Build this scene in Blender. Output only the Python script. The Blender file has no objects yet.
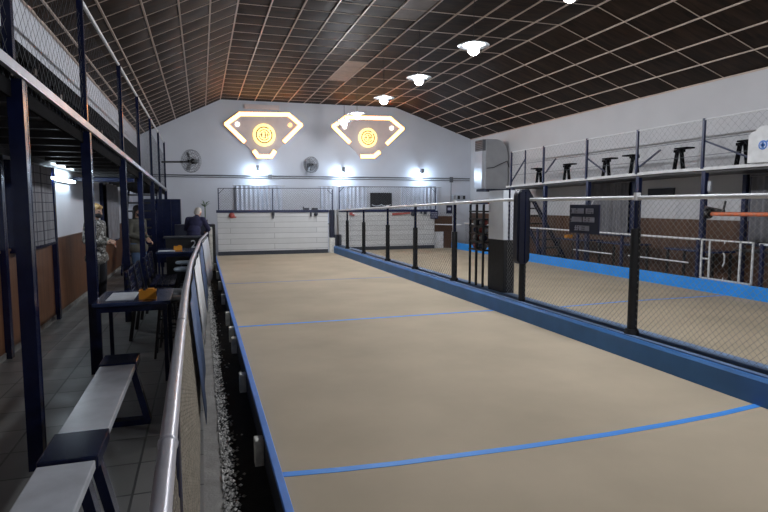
import bpy, bmesh, math, random
from mathutils import Vector, Matrix, Euler
random.seed(7)
C = bpy.context.scene
COL = C.collection
PI = math.pi

# ---------------------------------------------------------------- camera
cam_d = bpy.data.cameras.new('camera'); cam = bpy.data.objects.new('camera', cam_d); COL.objects.link(cam)
cam_d.sensor_width = 36.0; cam_d.sensor_fit = 'HORIZONTAL'; cam_d.lens = 36.0*560/768
cam_d.clip_start = 0.05; cam_d.clip_end = 200
cam.location = (0, 0, 1.65)
cam.rotation_euler = (math.radians(90-5.2037), 0, -math.radians(18.0269))
C.camera = cam

# ---------------------------------------------------------------- world and exposure
W = bpy.data.worlds.new('night'); C.world = W; W.use_nodes = True
W.node_tree.nodes['Background'].inputs[0].default_value = (0.55, 0.62, 0.8, 1)
W.node_tree.nodes['Background'].inputs[1].default_value = 0.02
C.view_settings.view_transform = 'Standard'; C.view_settings.look = 'None'
C.view_settings.exposure = 0.0; C.view_settings.gamma = 1.0; C.view_settings.use_curve_mapping = False
LAMP_STRENGTH = 510.0
NEON_STRENGTH = 7.5
SCONCE_STRENGTH = 300.0
TUBE_STRENGTH = 40.0

# ---------------------------------------------------------------- materials
def new_mat(name):
    m = bpy.data.materials.new(name); m.use_nodes = True
    return m, m.node_tree, m.node_tree.nodes['Principled BSDF']
def mat(name, col, rough=.6, metal=0., var=.12, scale=6., bump=0., bscale=60., spec=.5, rvar=0.):
    m, t, b = new_mat(name)
    b.inputs['Roughness'].default_value = rough; b.inputs['Metallic'].default_value = metal
    b.inputs['Specular IOR Level'].default_value = spec
    tc = t.nodes.new('ShaderNodeTexCoord')
    n = t.nodes.new('ShaderNodeTexNoise'); n.inputs['Scale'].default_value = scale; n.inputs['Detail'].default_value = 5
    t.links.new(tc.outputs['Object'], n.inputs['Vector'])
    r = t.nodes.new('ShaderNodeValToRGB')
    r.color_ramp.elements[0].position = .3; r.color_ramp.elements[1].position = .7
    r.color_ramp.elements[0].color = tuple(c*(1-var) for c in col)+(1,)
    r.color_ramp.elements[1].color = tuple(min(1, c*(1+var)) for c in col)+(1,)
    t.links.new(n.outputs['Fac'], r.inputs['Fac']); t.links.new(r.outputs['Color'], b.inputs['Base Color'])
    if rvar:
        mr = t.nodes.new('ShaderNodeMapRange'); mr.inputs['To Min'].default_value = rough-rvar; mr.inputs['To Max'].default_value = rough+rvar
        t.links.new(n.outputs['Fac'], mr.inputs['Value']); t.links.new(mr.outputs['Result'], b.inputs['Roughness'])
    if bump:
        n2 = t.nodes.new('ShaderNodeTexNoise'); n2.inputs['Scale'].default_value = bscale; n2.inputs['Detail'].default_value = 3
        t.links.new(tc.outputs['Object'], n2.inputs['Vector'])
        bp = t.nodes.new('ShaderNodeBump'); bp.inputs['Strength'].default_value = bump; bp.inputs['Distance'].default_value = .01
        t.links.new(n2.outputs['Fac'], bp.inputs['Height']); t.links.new(bp.outputs['Normal'], b.inputs['Normal'])
    return m
def emit(name, col, strength):
    m, t, b = new_mat(name)
    b.inputs['Base Color'].default_value = tuple(col)+(1,)
    b.inputs['Emission Color'].default_value = tuple(col)+(1,)
    b.inputs['Emission Strength'].default_value = strength
    return m
def brick_mat(name, c1, c2, mortar, bw, bh, ms, rough, axes='XY', offset=.5, rvar=0., bump=.3, noise=.25):
    m, t, b = new_mat(name)
    tc = t.nodes.new('ShaderNodeTexCoord')
    sx = t.nodes.new('ShaderNodeSeparateXYZ'); cx = t.nodes.new('ShaderNodeCombineXYZ')
    t.links.new(tc.outputs['Object'], sx.inputs[0])
    t.links.new(sx.outputs[axes[0]], cx.inputs['X']); t.links.new(sx.outputs[axes[1]], cx.inputs['Y'])
    k = t.nodes.new('ShaderNodeTexBrick'); k.offset = offset
    k.inputs['Scale'].default_value = 1; k.inputs['Brick Width'].default_value = bw; k.inputs['Row Height'].default_value = bh
    k.inputs['Mortar Size'].default_value = ms; k.inputs['Mortar Smooth'].default_value = .2
    k.inputs['Color1'].default_value = tuple(c1)+(1,); k.inputs['Color2'].default_value = tuple(c2)+(1,); k.inputs['Mortar'].default_value = tuple(mortar)+(1,)
    t.links.new(cx.outputs[0], k.inputs['Vector'])
    n = t.nodes.new('ShaderNodeTexNoise'); n.inputs['Scale'].default_value = 3.5; n.inputs['Detail'].default_value = 6
    t.links.new(tc.outputs['Object'], n.inputs['Vector'])
    mr = t.nodes.new('ShaderNodeMapRange'); mr.inputs['To Min'].default_value = 1-noise; mr.inputs['To Max'].default_value = 1+noise
    t.links.new(n.outputs['Fac'], mr.inputs['Value'])
    mx = t.nodes.new('ShaderNodeVectorMath'); mx.operation = 'SCALE'
    t.links.new(k.outputs['Color'], mx.inputs[0]); t.links.new(mr.outputs['Result'], mx.inputs['Scale'])
    t.links.new(mx.outputs[0], b.inputs['Base Color'])
    b.inputs['Roughness'].default_value = rough
    if rvar:
        m2 = t.nodes.new('ShaderNodeMapRange'); m2.inputs['From Min'].default_value = .3; m2.inputs['From Max'].default_value = .7
        m2.inputs['To Min'].default_value = rough-rvar; m2.inputs['To Max'].default_value = rough+rvar
        t.links.new(n.outputs['Fac'], m2.inputs['Value']); t.links.new(m2.outputs['Result'], b.inputs['Roughness'])
    bp = t.nodes.new('ShaderNodeBump'); bp.inputs['Strength'].default_value = bump; bp.inputs['Distance'].default_value = .006; bp.invert = True
    t.links.new(k.outputs['Fac'], bp.inputs['Height']); t.links.new(bp.outputs['Normal'], b.inputs['Normal'])
    return m
def wood_mat(name, c1, c2, rough, stretch=(12, 1, 1), scale=2.5):
    m, t, b = new_mat(name)
    tc = t.nodes.new('ShaderNodeTexCoord'); mp = t.nodes.new('ShaderNodeMapping'); mp.inputs['Scale'].default_value = stretch
    n = t.nodes.new('ShaderNodeTexNoise'); n.inputs['Scale'].default_value = scale; n.inputs['Detail'].default_value = 7
    t.links.new(tc.outputs['Object'], mp.inputs['Vector']); t.links.new(mp.outputs[0], n.inputs['Vector'])
    r = t.nodes.new('ShaderNodeValToRGB'); r.color_ramp.elements[0].position = .32; r.color_ramp.elements[1].position = .68
    r.color_ramp.elements[0].color = tuple(c1)+(1,); r.color_ramp.elements[1].color = tuple(c2)+(1,)
    t.links.new(n.outputs['Fac'], r.inputs['Fac']); t.links.new(r.outputs['Color'], b.inputs['Base Color'])
    b.inputs['Roughness'].default_value = rough
    return m
def blotch_mat(name, cols, scale, rough=.9):
    m, t, b = new_mat(name)
    tc = t.nodes.new('ShaderNodeTexCoord')
    n = t.nodes.new('ShaderNodeTexNoise'); n.inputs['Scale'].default_value = scale; n.inputs['Detail'].default_value = 2
    t.links.new(tc.outputs['Object'], n.inputs['Vector'])
    r = t.nodes.new('ShaderNodeValToRGB'); r.color_ramp.interpolation = 'CONSTANT'
    while len(r.color_ramp.elements) < len(cols): r.color_ramp.elements.new(.5)
    for i, c in enumerate(cols):
        r.color_ramp.elements[i].position = 0 if i == 0 else .36+.3*(i-1)/max(1, len(cols)-1)
        r.color_ramp.elements[i].color = tuple(c)+(1,)
    t.links.new(n.outputs['Fac'], r.inputs['Fac']); t.links.new(r.outputs['Color'], b.inputs['Base Color'])
    b.inputs['Roughness'].default_value = rough
    return m
def plaid_mat(name, base, line, w=.09, axes='YZ'):
    return brick_mat(name, base, tuple(c*.93 for c in base), line, w, w*1.1, .006, .9, axes, 0., 0, .0, .15)

M = {}
M['sand'] = mat('rolled_sand', (.53, .44, .32), .95, 0, .11, 1.1, .22, 300)
M['sand_right'] = mat('rolled_sand_right', (.50, .415, .295), .95, 0, .10, 1.3, .22, 300)
M['wall'] = mat('white_plaster', (.62, .64, .70), .85, 0, .035, 1.5, .08, 40)
M['wall_right'] = mat('grey_white_plaster', (.62, .62, .64), .85, 0, .04, 1.2, .08, 40)
M['tiles'] = brick_mat('grey_floor_tiles', (.215, .21, .205), (.15, .15, .145), (.06, .06, .06), .42, .42, .008, .42, 'XY', .0, .12)
M['concrete'] = mat('walkway_concrete', (.27, .26, .245), .8, 0, .2, 7, .4, 60)
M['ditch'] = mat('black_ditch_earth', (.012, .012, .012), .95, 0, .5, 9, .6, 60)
M['pebble'] = mat('pale_pebbles', (.42, .41, .39), .8, 0, .6, 22)
M['navy'] = mat('navy_gloss_paint', (.006, .010, .042), .2, 0, .25, 8)
M['navy_mid'] = mat('navy_paint_mid', (.012, .02, .07), .35, 0, .2, 8)
M['pad_navy'] = mat('padded_navy_vinyl', (.006, .008, .022), .4, 0, .2, 8)
M['banner_blue'] = mat('banner_blue_cloth', (.03, .075, .19), .7, 0, .15, 5)
M['kerb'] = mat('blue_kerb_paint', (.045, .19, .50), .5, 0, .12, 3, .1, 30)
M['kerb_top'] = mat('blue_grey_ledge_paint', (.16, .25, .42), .45, 0, .15, 5)
M['groove'] = mat('dark_groove', (.01, .014, .035), .6)
M['bright_blue'] = mat('bright_blue_paint', (.03, .33, .95), .5, 0, .06, 3)
M['tape'] = mat('blue_line_tape', (.06, .34, .98), .55, 0, .05, 10)
M['edge_blue'] = mat('blue_edge_paint', (.07, .24, .72), .5, 0, .1, 5)
M['white_post'] = mat('weathered_white_paint', (.62, .61, .56), .7, 0, .25, 14)
M['board'] = brick_mat('white_boards', (.68, .69, .70), (.60, .61, .62), (.38, .39, .40), 2.6, .163, .008, .55, 'XZ', .5, 0, .5, .08)
M['blackpad'] = mat('black_foam_pad', (.008, .009, .012), .65, 0, .3, 20, .2, 80)
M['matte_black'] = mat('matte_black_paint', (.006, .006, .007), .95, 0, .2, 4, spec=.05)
M['dark'] = mat('dark_plinth', (.035, .04, .055), .6)
M['white_rail'] = mat('white_pipe_paint', (.74, .75, .77), .3, 0, .06, 20)
M['pipe'] = mat('silver_white_pipe', (.50, .49, .54), .3, .15, .08, 14, .12, 25)
M['wire'] = mat('galvanised_wire', (.36, .36, .35), .45, .6, .15, 30)
M['wire_dark'] = mat('dull_wire', (.10, .11, .13), .6, .3, .15, 30)
M['wire_old'] = mat('rusty_cream_wire', (.30, .26, .20), .7, .2, .3, 30)
M['bar'] = mat('ceiling_grid_metal', (.56, .45, .38), .42, .2, .1, 4)
M['brown_wall'] = wood_mat('brown_dado_boards', (.085, .035, .015), (.16, .068, .028), .5, (1, 5, .6))
M['brown_dark'] = wood_mat('dark_brown_dado', (.075, .036, .02), (.12, .058, .03), .5, (1, 5, .6))
M['fascia'] = mat('galvanised_fascia', (.30, .31, .35), .32, .3, .15, 5, .3, 15)
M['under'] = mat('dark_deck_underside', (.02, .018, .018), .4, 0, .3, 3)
M['deck'] = mat('painted_deck', (.30, .30, .30), .6)
M['white'] = mat('white_paint', (.72, .73, .74), .5)
M['curtain'] = mat('pale_curtain_cloth', (.66, .70, .80), .9, 0, .06, 5)
M['plaid'] = plaid_mat('plaid_curtain_cloth', (.27, .27, .29), (.08, .08, .10), .11)
M['curtain_grey'] = mat('grey_curtain_cloth', (.20, .20, .22), .9, 0, .15, 6)
M['glass'] = mat('night_glass', (.03, .035, .045), .1)
M['plank'] = mat('worn_white_bench_paint', (.64, .66, .71), .25, 0, .14, 5, .10, 20, rvar=.06)
M['metal'] = mat('grey_sheet_metal', (.36, .37, .39), .45, .15, .08, 3)
M['metal_light'] = mat('light_sheet_metal', (.52, .55, .6), .3, .4, .06, 3)
M['shiny'] = mat('glossy_white_cladding', (.80, .84, .90), .2, .05, .08, 3)
M['black'] = mat('black_plastic', (.012, .012, .014), .4)
M['fan_grey'] = mat('fan_grille_metal', (.16, .17, .19), .4, .6)
M['shade'] = mat('enamel_shade', (.75, .80, .84), .3)
M['bulb'] = emit('lamp_bulb_light', (.92, .95, 1.0), LAMP_STRENGTH)
M['sconce'] = emit('sconce_light', (.62, .80, 1.0), SCONCE_STRENGTH)
M['tube'] = emit('fluorescent_light', (.75, .9, 1.0), TUBE_STRENGTH)
M['neon'] = emit('warm_channel_light', (1.0, .46, .13), NEON_STRENGTH)
M['neon_disc'] = emit('yellow_disc_light', (1.0, .76, .30), 1.5)
M['small_white'] = emit('white_spot_light', (1., .95, .85), 2.0)
M['small_orange'] = emit('orange_spot_light', (1., .62, .3), 1.2)
M['sign_back'] = mat('sign_backing_board', (.66, .58, .58), .6, 0, .05, 4)
M['sign_dark'] = mat('emblem_lines', (.10, .04, .008), .7)
M['sign_navy'] = mat('navy_sign_board', (.008, .010, .04), .4)
M['sign_text'] = mat('grey_sign_lettering', (.55, .56, .68), .6)
M['red'] = mat('faded_red', (.42, .09, .08), .5)
M['orange'] = mat('orange_paint', (.75, .20, .09), .45)
M['orange_box'] = mat('orange_carton', (.75, .30, .02), .6)
M['paper'] = mat('white_paper', (.62, .65, .70), .6)
M['table'] = mat('navy_table_top', (.03, .045, .11), .2, 0, .2, 6)
M['ply'] = mat('grey_board', (.22, .22, .23), .6)
M['patch_gap'] = mat('pale_foil_above_ceiling', (.50, .36, .28), .6)
M['patch_grey'] = mat('grey_ceiling_panel', (.16, .14, .135), .6)
M['steel'] = mat('steel', (.5, .5, .52), .3, .8)
M['skin'] = mat('skin', (.42, .25, .18), .55)
M['hair_blond'] = mat('blond_hair', (.36, .22, .08), .6, 0, .3, 40)
M['hair_dark'] = mat('dark_hair', (.015, .011, .01), .5)
M['hair_white'] = mat('white_hair', (.55, .50, .45), .6, 0, .2, 40)
M['camo'] = blotch_mat('mottled_jacket_cloth', [(.03, .03, .03), (.22, .21, .19), (.09, .085, .075), (.42, .42, .40)], 16)
M['dark_trouser'] = mat('black_trouser_cloth', (.02, .02, .025), .9)
M['olive'] = mat('olive_brown_cardigan', (.085, .08, .065), .9, 0, .2, 12)
M['jeans'] = mat('blue_denim', (.06, .10, .18), .9, 0, .25, 25)
M['navy_cloth'] = mat('navy_sweater_cloth', (.028, .028, .075), .9, 0, .2, 10)
M['mask'] = mat('black_face_mask', (.015, .015, .018), .8)
M['shoe'] = mat('dark_shoes', (.03, .03, .03), .6)
M['leaf'] = mat('green_leaf', (.05, .11, .03), .5)
M['pot'] = mat('dark_pot', (.06, .05, .05), .6)
M['stool_seat'] = mat('pale_stool_seat', (.42, .47, .53), .3)

# ceiling panels: brown wood tone, with diagonal sheen streaks painted into the colour
def ceiling_mat():
    m, t, b = new_mat('brown_ceiling_panels')
    tc = t.nodes.new('ShaderNodeTexCoord'); mp = t.nodes.new('ShaderNodeMapping'); mp.inputs['Scale'].default_value = (1, 6, 1)
    mp.inputs['Rotation'].default_value = (0, 0, .5)
    n = t.nodes.new('ShaderNodeTexNoise'); n.inputs['Scale'].default_value = 1.6; n.inputs['Detail'].default_value = 6; n.inputs['Distortion'].default_value = .8
    t.links.new(tc.outputs['Object'], mp.inputs['Vector']); t.links.new(mp.outputs[0], n.inputs['Vector'])
    r = t.nodes.new('ShaderNodeValToRGB'); r.color_ramp.elements[0].position = .35; r.color_ramp.elements[1].position = .72
    r.color_ramp.elements[0].color = (.009, .0055, .0035, 1); r.color_ramp.elements[1].color = (.038, .021, .013, 1)
    t.links.new(n.outputs['Fac'], r.inputs['Fac']); t.links.new(r.outputs['Color'], b.inputs['Base Color'])
    b.inputs['Roughness'].default_value = .6
    b.inputs['Specular IOR Level'].default_value = .13
    return m
M['ceiling'] = ceiling_mat()

# ---------------------------------------------------------------- mesh builder
ORG = {}
def V3(*a): return Vector(a)
class MB:
    def __init__(s): s.v = []; s.f = []; s.sm = []; s.mi = []; s.cur = 0
    def add(s, vs, fs, smooth=False):
        o = len(s.v); s.v += [tuple(p) for p in vs]
        for f in fs: s.f.append(tuple(i+o for i in f)); s.sm.append(smooth); s.mi.append(s.cur)
        return s
    def box(s, x0, x1, y0, y1, z0, z1):
        v = [(x, y, z) for z in (z0, z1) for y in (y0, y1) for x in (x0, x1)]
        return s.add(v, [(0, 2, 3, 1), (4, 5, 7, 6), (0, 1, 5, 4), (2, 6, 7, 3), (0, 4, 6, 2), (1, 3, 7, 5)])
    def bbox(s, x0, x1, y0, y1, z0, z1, c=.006):                    # box with bevelled edges
        bm = bmesh.new(); bmesh.ops.create_cube(bm, size=1)
        for v in bm.verts: v.co = ((x0+x1)/2+v.co.x*(x1-x0), (y0+y1)/2+v.co.y*(y1-y0), (z0+z1)/2+v.co.z*(z1-z0))
        bmesh.ops.bevel(bm, geom=bm.edges[:], offset=c, segments=2, affect='EDGES', profile=.5)
        bm.verts.index_update(); s.add([v.co for v in bm.verts], [[v.index for v in f.verts] for f in bm.faces]); bm.free(); return s
    def bar(s, p, q, w, h, up=(0, 0, 1)):                            # rectangular bar from p to q
        p = Vector(p); q = Vector(q); d = (q-p).normalized(); u = Vector(up)
        if abs(d.dot(u)) > .98: u = Vector((0, 1, 0))
        a = d.cross(u).normalized(); b = a.cross(d).normalized(); v = []
        for c in (p, q):
            for i, j in ((-1, -1), (1, -1), (1, 1), (-1, 1)): v.append(c+a*i*w/2+b*j*h/2)
        return s.add(v, [(0, 1, 2, 3), (7, 6, 5, 4), (0, 4, 5, 1), (1, 5, 6, 2), (2, 6, 7, 3), (3, 7, 4, 0)])
    def tube(s, p, q, r, n=10, r2=None, caps=True):
        p = Vector(p); q = Vector(q); d = (q-p).normalized(); u = Vector((0, 0, 1)) if abs(d.z) < .95 else Vector((0, 1, 0))
        a = d.cross(u).normalized(); b = a.cross(d); r2 = r if r2 is None else r2; v = []
        for c, R in ((p, r), (q, r2)):
            for k in range(n): t = 2*PI*k/n; v.append(c+(a*math.cos(t)+b*math.sin(t))*R)
        s.add(v, [(k, (k+1) % n, n+(k+1) % n, n+k) for k in range(n)], n > 5)
        if caps: s.add(v, [tuple(range(n-1, -1, -1)), tuple(range(n, 2*n))])
        return s
    def path(s, pts, r, n=8):
        for a, b in zip(pts, pts[1:]): s.tube(a, b, r, n)
        for a in pts[1:-1]: s.ball(a, r*1.01, 6, 4)
        return s
    def ball(s, c, r, n=16, m=10, sc=(1, 1, 1)):
        v = []; f = []
        for i in range(m+1):
            t = PI*i/m
            for k in range(n): p = 2*PI*k/n; v.append((c[0]+r*sc[0]*math.sin(t)*math.cos(p), c[1]+r*sc[1]*math.sin(t)*math.sin(p), c[2]+r*sc[2]*math.cos(t)))
        for i in range(m):
            for k in range(n): f.append((i*n+k, (i+1)*n+k, (i+1)*n+(k+1) % n, i*n+(k+1) % n))
        return s.add(v, f, True)
    def lathe(s, prof, c, n=24, axis='Z'):
        v = []; f = []
        for r, h in prof:
            for k in range(n):
                p = 2*PI*k/n; a, b = r*math.cos(p), r*math.sin(p)
                v.append((c[0]+a, c[1]+b, c[2]+h) if axis == 'Z' else ((c[0]+a, c[1]+h, c[2]+b) if axis == 'Y' else (c[0]+h, c[1]+a, c[2]+b)))
        for i in range(len(prof)-1):
            for k in range(n): f.append((i*n+k, i*n+(k+1) % n, (i+1)*n+(k+1) % n, (i+1)*n+k))
        return s.add(v, f, True)
    def prism(s, poly, axis, a, b):                                  # polygon extruded along an axis
        def P(u, w, h): return (h, u, w) if axis == 'X' else ((u, h, w) if axis == 'Y' else (u, w, h))
        n = len(poly); v = [P(u, w, a) for u, w in poly]+[P(u, w, b) for u, w in poly]
        return s.add(v, [tuple(range(n)), tuple(range(2*n-1, n-1, -1))]+[(k, k+n, (k+1) % n+n, (k+1) % n) for k in range(n)])
    def build(s, name, m, parent=None, mod=None):
        me = bpy.data.meshes.new(name)
        org = ORG.get(parent.name, Vector((0, 0, 0))) if parent else None
        if parent is None and not getattr(s, 'keep', False):
            xs = [p[0] for p in s.v]; ys = [p[1] for p in s.v]; zs = [p[2] for p in s.v]
            org = Vector(((min(xs)+max(xs))/2, (min(ys)+max(ys))/2, min(zs)))
        if org is None: org = Vector((0, 0, 0))
        me.from_pydata([(p[0]-org.x, p[1]-org.y, p[2]-org.z) for p in s.v], [], s.f)
        me.polygons.foreach_set('use_smooth', s.sm)
        ms = m if isinstance(m, (list, tuple)) else [m]
        for k in ms: me.materials.append(M[k])
        me.polygons.foreach_set('material_index', s.mi)
        bm = bmesh.new(); bm.from_mesh(me); bmesh.ops.recalc_face_normals(bm, faces=bm.faces[:]); bm.to_mesh(me); bm.free()
        o = bpy.data.objects.new(name, me); COL.objects.link(o)
        if parent: o.parent = parent
        else: o.location = org
        ORG[o.name] = org.copy()
        return o
def tag(o, label=None, cat=None, group=None, kind=None):
    if label: o['label'] = label
    if cat: o['category'] = cat
    if group: o['group'] = group
    if kind: o['kind'] = kind
    return o
def thing(name, label, cat, loc=(0, 0, 0), group=None):
    o = bpy.data.objects.new(name, None); COL.objects.link(o); o.location = loc; o.empty_display_size = .1
    ORG[o.name] = Vector(loc); return tag(o, label, cat, group)
def struct(mb, name, m):
    mb.keep = True; o = mb.build(name, m); o['kind'] = 'structure'; return o
CH = {}
def copy_tree(o, loc=None, rz=None, label=None, parent=None, scale=None):
    c = o.copy(); COL.objects.link(c); c.parent = parent
    if loc is not None: c.location = loc
    if rz is not None: c.rotation_euler = (0, 0, rz)
    if scale is not None: c.scale = scale
    if label: c['label'] = label
    for ch in [x for x in bpy.data.objects if x.parent == o]: copy_tree(ch, parent=c)
    return c
def lattice(mb, P, U, Wd, L, Hh, s, r=.0016, only=None):             # diamond wire mesh in the plane P + u*U + w*Wd
    P = Vector(P); U = Vector(U).normalized(); Wd = Vector(Wd).normalized()
    n = int((L+Hh)/s)+1
    for i in range(n+1):
        a = i*s
        for sg in (1, -1):
            # line u = a - w (sg=1) or u = (L - a) + w (sg=-1)
            w0 = max(0, a-L); w1 = min(Hh, a)
            if w1-w0 < .01: continue
            u0, u1 = (a-w0, a-w1) if sg == 1 else (L-a+w0, L-a+w1)
            p = P+U*u0+Wd*w0; q = P+U*u1+Wd*w1
            mb.tube(p, q, r, 3, caps=False)
    return mb
def curtain(mb, P, U, L, z0, z1, amp=.035, waves=9, seed=0):
    rnd = random.Random(seed); P = Vector(P); U = Vector(U).normalized(); N = Vector((U.y, -U.x, 0)); n = waves*8; v = []; ph = rnd.random()*6
    for j in range(7):
        t = j/6; z = z1+(z0-z1)*t
        for i in range(n+1):
            u = i/n; w = amp*(.6+.4*t)*math.sin(u*waves*2*PI+ph+.7*math.sin(u*9+seed)+.15*t)+.3*amp*math.sin(u*waves*5.1+seed)
            q = P+U*(u*L)+N*w; v.append((q.x, q.y, z))
    # a second layer gives the cloth its thickness
    k = len(v); v2 = [(p[0]+N.x*.006, p[1]+N.y*.006, p[2]) for p in v]
    f = []
    for j in range(6):
        for i in range(n): a = j*(n+1)+i; f.append((a, a+1, a+n+2, a+n+1)); f.append((k+a, k+a+n+1, k+a+n+2, k+a+1))
    return mb.add(v+v2, f, True)

# ================================================================ ROOM SHELL
XL, XU, XR, YB, YN = -2.06, -1.80, 9.82, 19.5, -2.6
ZE, ZF = 4.12, 5.10           # eave right, flat ceiling
X1, X2 = 0.70, 6.77           # edges of the flat middle strip
ZL = 3.86                     # eave left
b = MB(); b.box(XL, -.03, YN, YB, -.12, 0); struct(b, 'floor', 'tiles')
b = MB(); b.box(-.03, .085, YN, YB, -.12, -.004); struct(b, 'floor_walkway', 'concrete')
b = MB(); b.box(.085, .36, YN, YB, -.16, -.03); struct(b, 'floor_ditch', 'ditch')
b = MB(); b.box(.385, 3.93, YN, 17.30, -.16, .15); court = struct(b, 'floor_left_court', 'sand')
b = MB(); b.box(4.25, 8.28, YN, 18.0, -.16, .15); struct(b, 'floor_right_court', 'sand_right')
b = MB(); b.box(8.34, XR, YN, YB, -.12, .0); struct(b, 'floor_right_gallery', 'tiles')
b = MB(); b.box(.36, 8.34, 18.0, YB, -.12, .0); b.box(.36, 3.93, 17.4, 18.0, -.12, 0); struct(b, 'floor_back', 'tiles')
# pebbles between walkway and ditch
b = MB(); rnd = random.Random(3)
for i in range(3800):
    y = 1.2+14*rnd.random()**1.7; x = .075+abs(rnd.gauss(0, .045)); 
    if x > .24: continue
    r = rnd.uniform(.005, .0135); z = -.028+r*.4+max(0, (.15-x))*.35
    v = [(x+r*rnd.uniform(.7, 1.3)*a, y+r*rnd.uniform(.7, 1.5)*c, z+r*.8*d) for a, c, d in ((1, 0, 0), (0, 1, 0), (-1, 0, 0), (0, -1, 0), (0, 0, 1), (0, 0, -1))]
    b.add(v, [(0, 1, 4), (1, 2, 4), (2, 3, 4), (3, 0, 4), (1, 0, 5), (2, 1, 5), (3, 2, 5), (0, 3, 5)])
o = b.build('pebbles', 'pebble'); tag(o, 'pale loose pebbles along the edge of the black ditch', 'pebbles', kind='stuff')

# walls
def gable(y0, y1, name, m):
    p = [(XL-.1, -.1), (XR+.15, -.1), (XR+.15, ZE), (X2, ZF+.06), (X1, ZF), (XU, ZL), (XL-.1, ZL)]
    return struct(MB().prism(p, 'Y', y0, y1), name, m)
gable(YB, YB+.15, 'wall_back', 'wall'); gable(YN-.15, YN, 'wall_front', 'wall')
b = MB(); b.box(XL-.12, XL, YN, YB, -.1, 2.32); b.box(XL-.12, XU, YN, YB, 2.32, ZL+.1); struct(b, 'wall_left', 'wall')
b = MB(); b.box(XR, XR+.15, YN, YB, -.1, ZE+.1); struct(b, 'wall_right', 'wall_right')
b = MB(); b.box(XL, XL+.02, YN, YB, .06, 1.14); struct(b, 'trim_1', 'brown_wall')            # left dado
b = MB(); b.box(XL, XL+.03, YN, YB, 0, .07); struct(b, 'baseboard_left', 'concrete')
b = MB(); b.box(XL, XL+.035, YN, YB, 1.14, 1.165); struct(b, 'trim_2', 'brown_dark')
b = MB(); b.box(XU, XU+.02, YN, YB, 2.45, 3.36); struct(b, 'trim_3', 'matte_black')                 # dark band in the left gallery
b = MB(); b.box(XR-.02, XR, YN, YB, 0, 1.35); struct(b, 'trim_4', 'brown_dark')
b = MB(); b.box(XR-.05, XR-.02, YN, 13.6, 0, .08); struct(b, 'baseboard_right', 'dark')

# ceiling: panels that sag a little in their grid
def zc(x):
    if x < X1: return ZF+(x-X1)*(ZF-ZL)/(X1-XU)
    if x <= X2: return ZF+.06*(x-X1)/(X2-X1)
    return ZF+.06-(x-X2)*(ZF+.06-ZE)/(XR-X2)
xl = [XU-.02]+[X1-.4667*k for k in range(5, 0, -1)]+[X1+.5518*k for k in range(7)]
xm = [X1+.5518*k for k in range(6, 12)]
xr = [X2, 7.38, 7.98, 8.59, 9.20, XR+.02]
def steps(step, phase):
    out = [YN]; y = phase
    while y-step > YN+.1: y -= step
    while y < YB-.1: out.append(y); y += step
    return out+[YB]
yl = steps(.55, 9.72); yr = steps(1.1, 9.72)
b = MB(); rnd = random.Random(11)
for xs, ys in ((xl, yl), (xm, yr), (xr, yr)):
    for i in range(len(xs)-1):
        for j in range(len(ys)-1):
            x0, x1, y0, y1 = xs[i], xs[i+1], ys[j], ys[j+1]
            cxm, cym = (x0+x1)/2, (y0+y1)/2
            b.cur = 0
            if 3.4 < cxm < 4.0 and 13.5 < cym < 15.8: b.cur = 1
            if 3.4 < cxm < 4.0 and 9.1 < cym < 10.4: b.cur = 2
            sag = rnd.uniform(.010, .024)*(1.6 if x1 < 1 else .8); tw = rnd.uniform(-.012, .012); n = 6; v = []; f = []
            for q in range(n+1):
                for p in range(n+1):
                    u, w = p/n, q/n; x = x0+(x1-x0)*u; yy = y0+(y1-y0)*w
                    bowl = (1-(2*u-1)**2)*(1-(2*w-1)**2)
                    v.append((x, yy, zc(x)+.014-sag*bowl+tw*(2*u-1)*(1-(2*w-1)**2)))
            for q in range(n):
                for p in range(n): a = q*(n+1)+p; f.append((a, a+1, a+n+2, a+n+1))
            b.add(v, f, True)
b.cur = 0
xs = [XU-.02, X1, X2, XR+.02]; k = 3                                    # roof deck above, closing the room
b.add([(x, yy, zc(x)+.12) for yy in (YN, YB) for x in xs], [(i, i+1, i+1+len(xs), i+len(xs)) for i in range(k)])
b.keep = True; ce = struct(b, 'ceiling', ['ceiling', 'patch_gap', 'patch_grey'])
b = MB()
for x in xl[1:]+xm[1:]+xr[1:-1]: b.bar((x, YN, zc(x)), (x, YB, zc(x)), .027, .022)
for y in yl[1:-1]:
    for x0, x1 in ((xl[0], X1), (X1, xm[0])): b.bar((x0, y, zc(x0)+.004), (x1, y, zc(x1)+.004), .005, .010)
for y in yr[1:-1]: b.bar((xm[0], y, zc(xm[0])+.003), (X2, y, zc(X2)+.003), .012, .012); b.bar((X2, y, zc(X2)+.003), (xr[-1], y, zc(xr[-1])+.003), .012, .012)
b.bar((XR-.02, YN, ZE), (XR-.02, YB, ZE), .03, .03); b.bar((XU+.02, YN, ZL), (XU+.02, YB, ZL), .03, .03)
g = struct(b, 'trim_5', 'bar')
tag(g, 'pale metal grid holding the brown ceiling panels')

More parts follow.
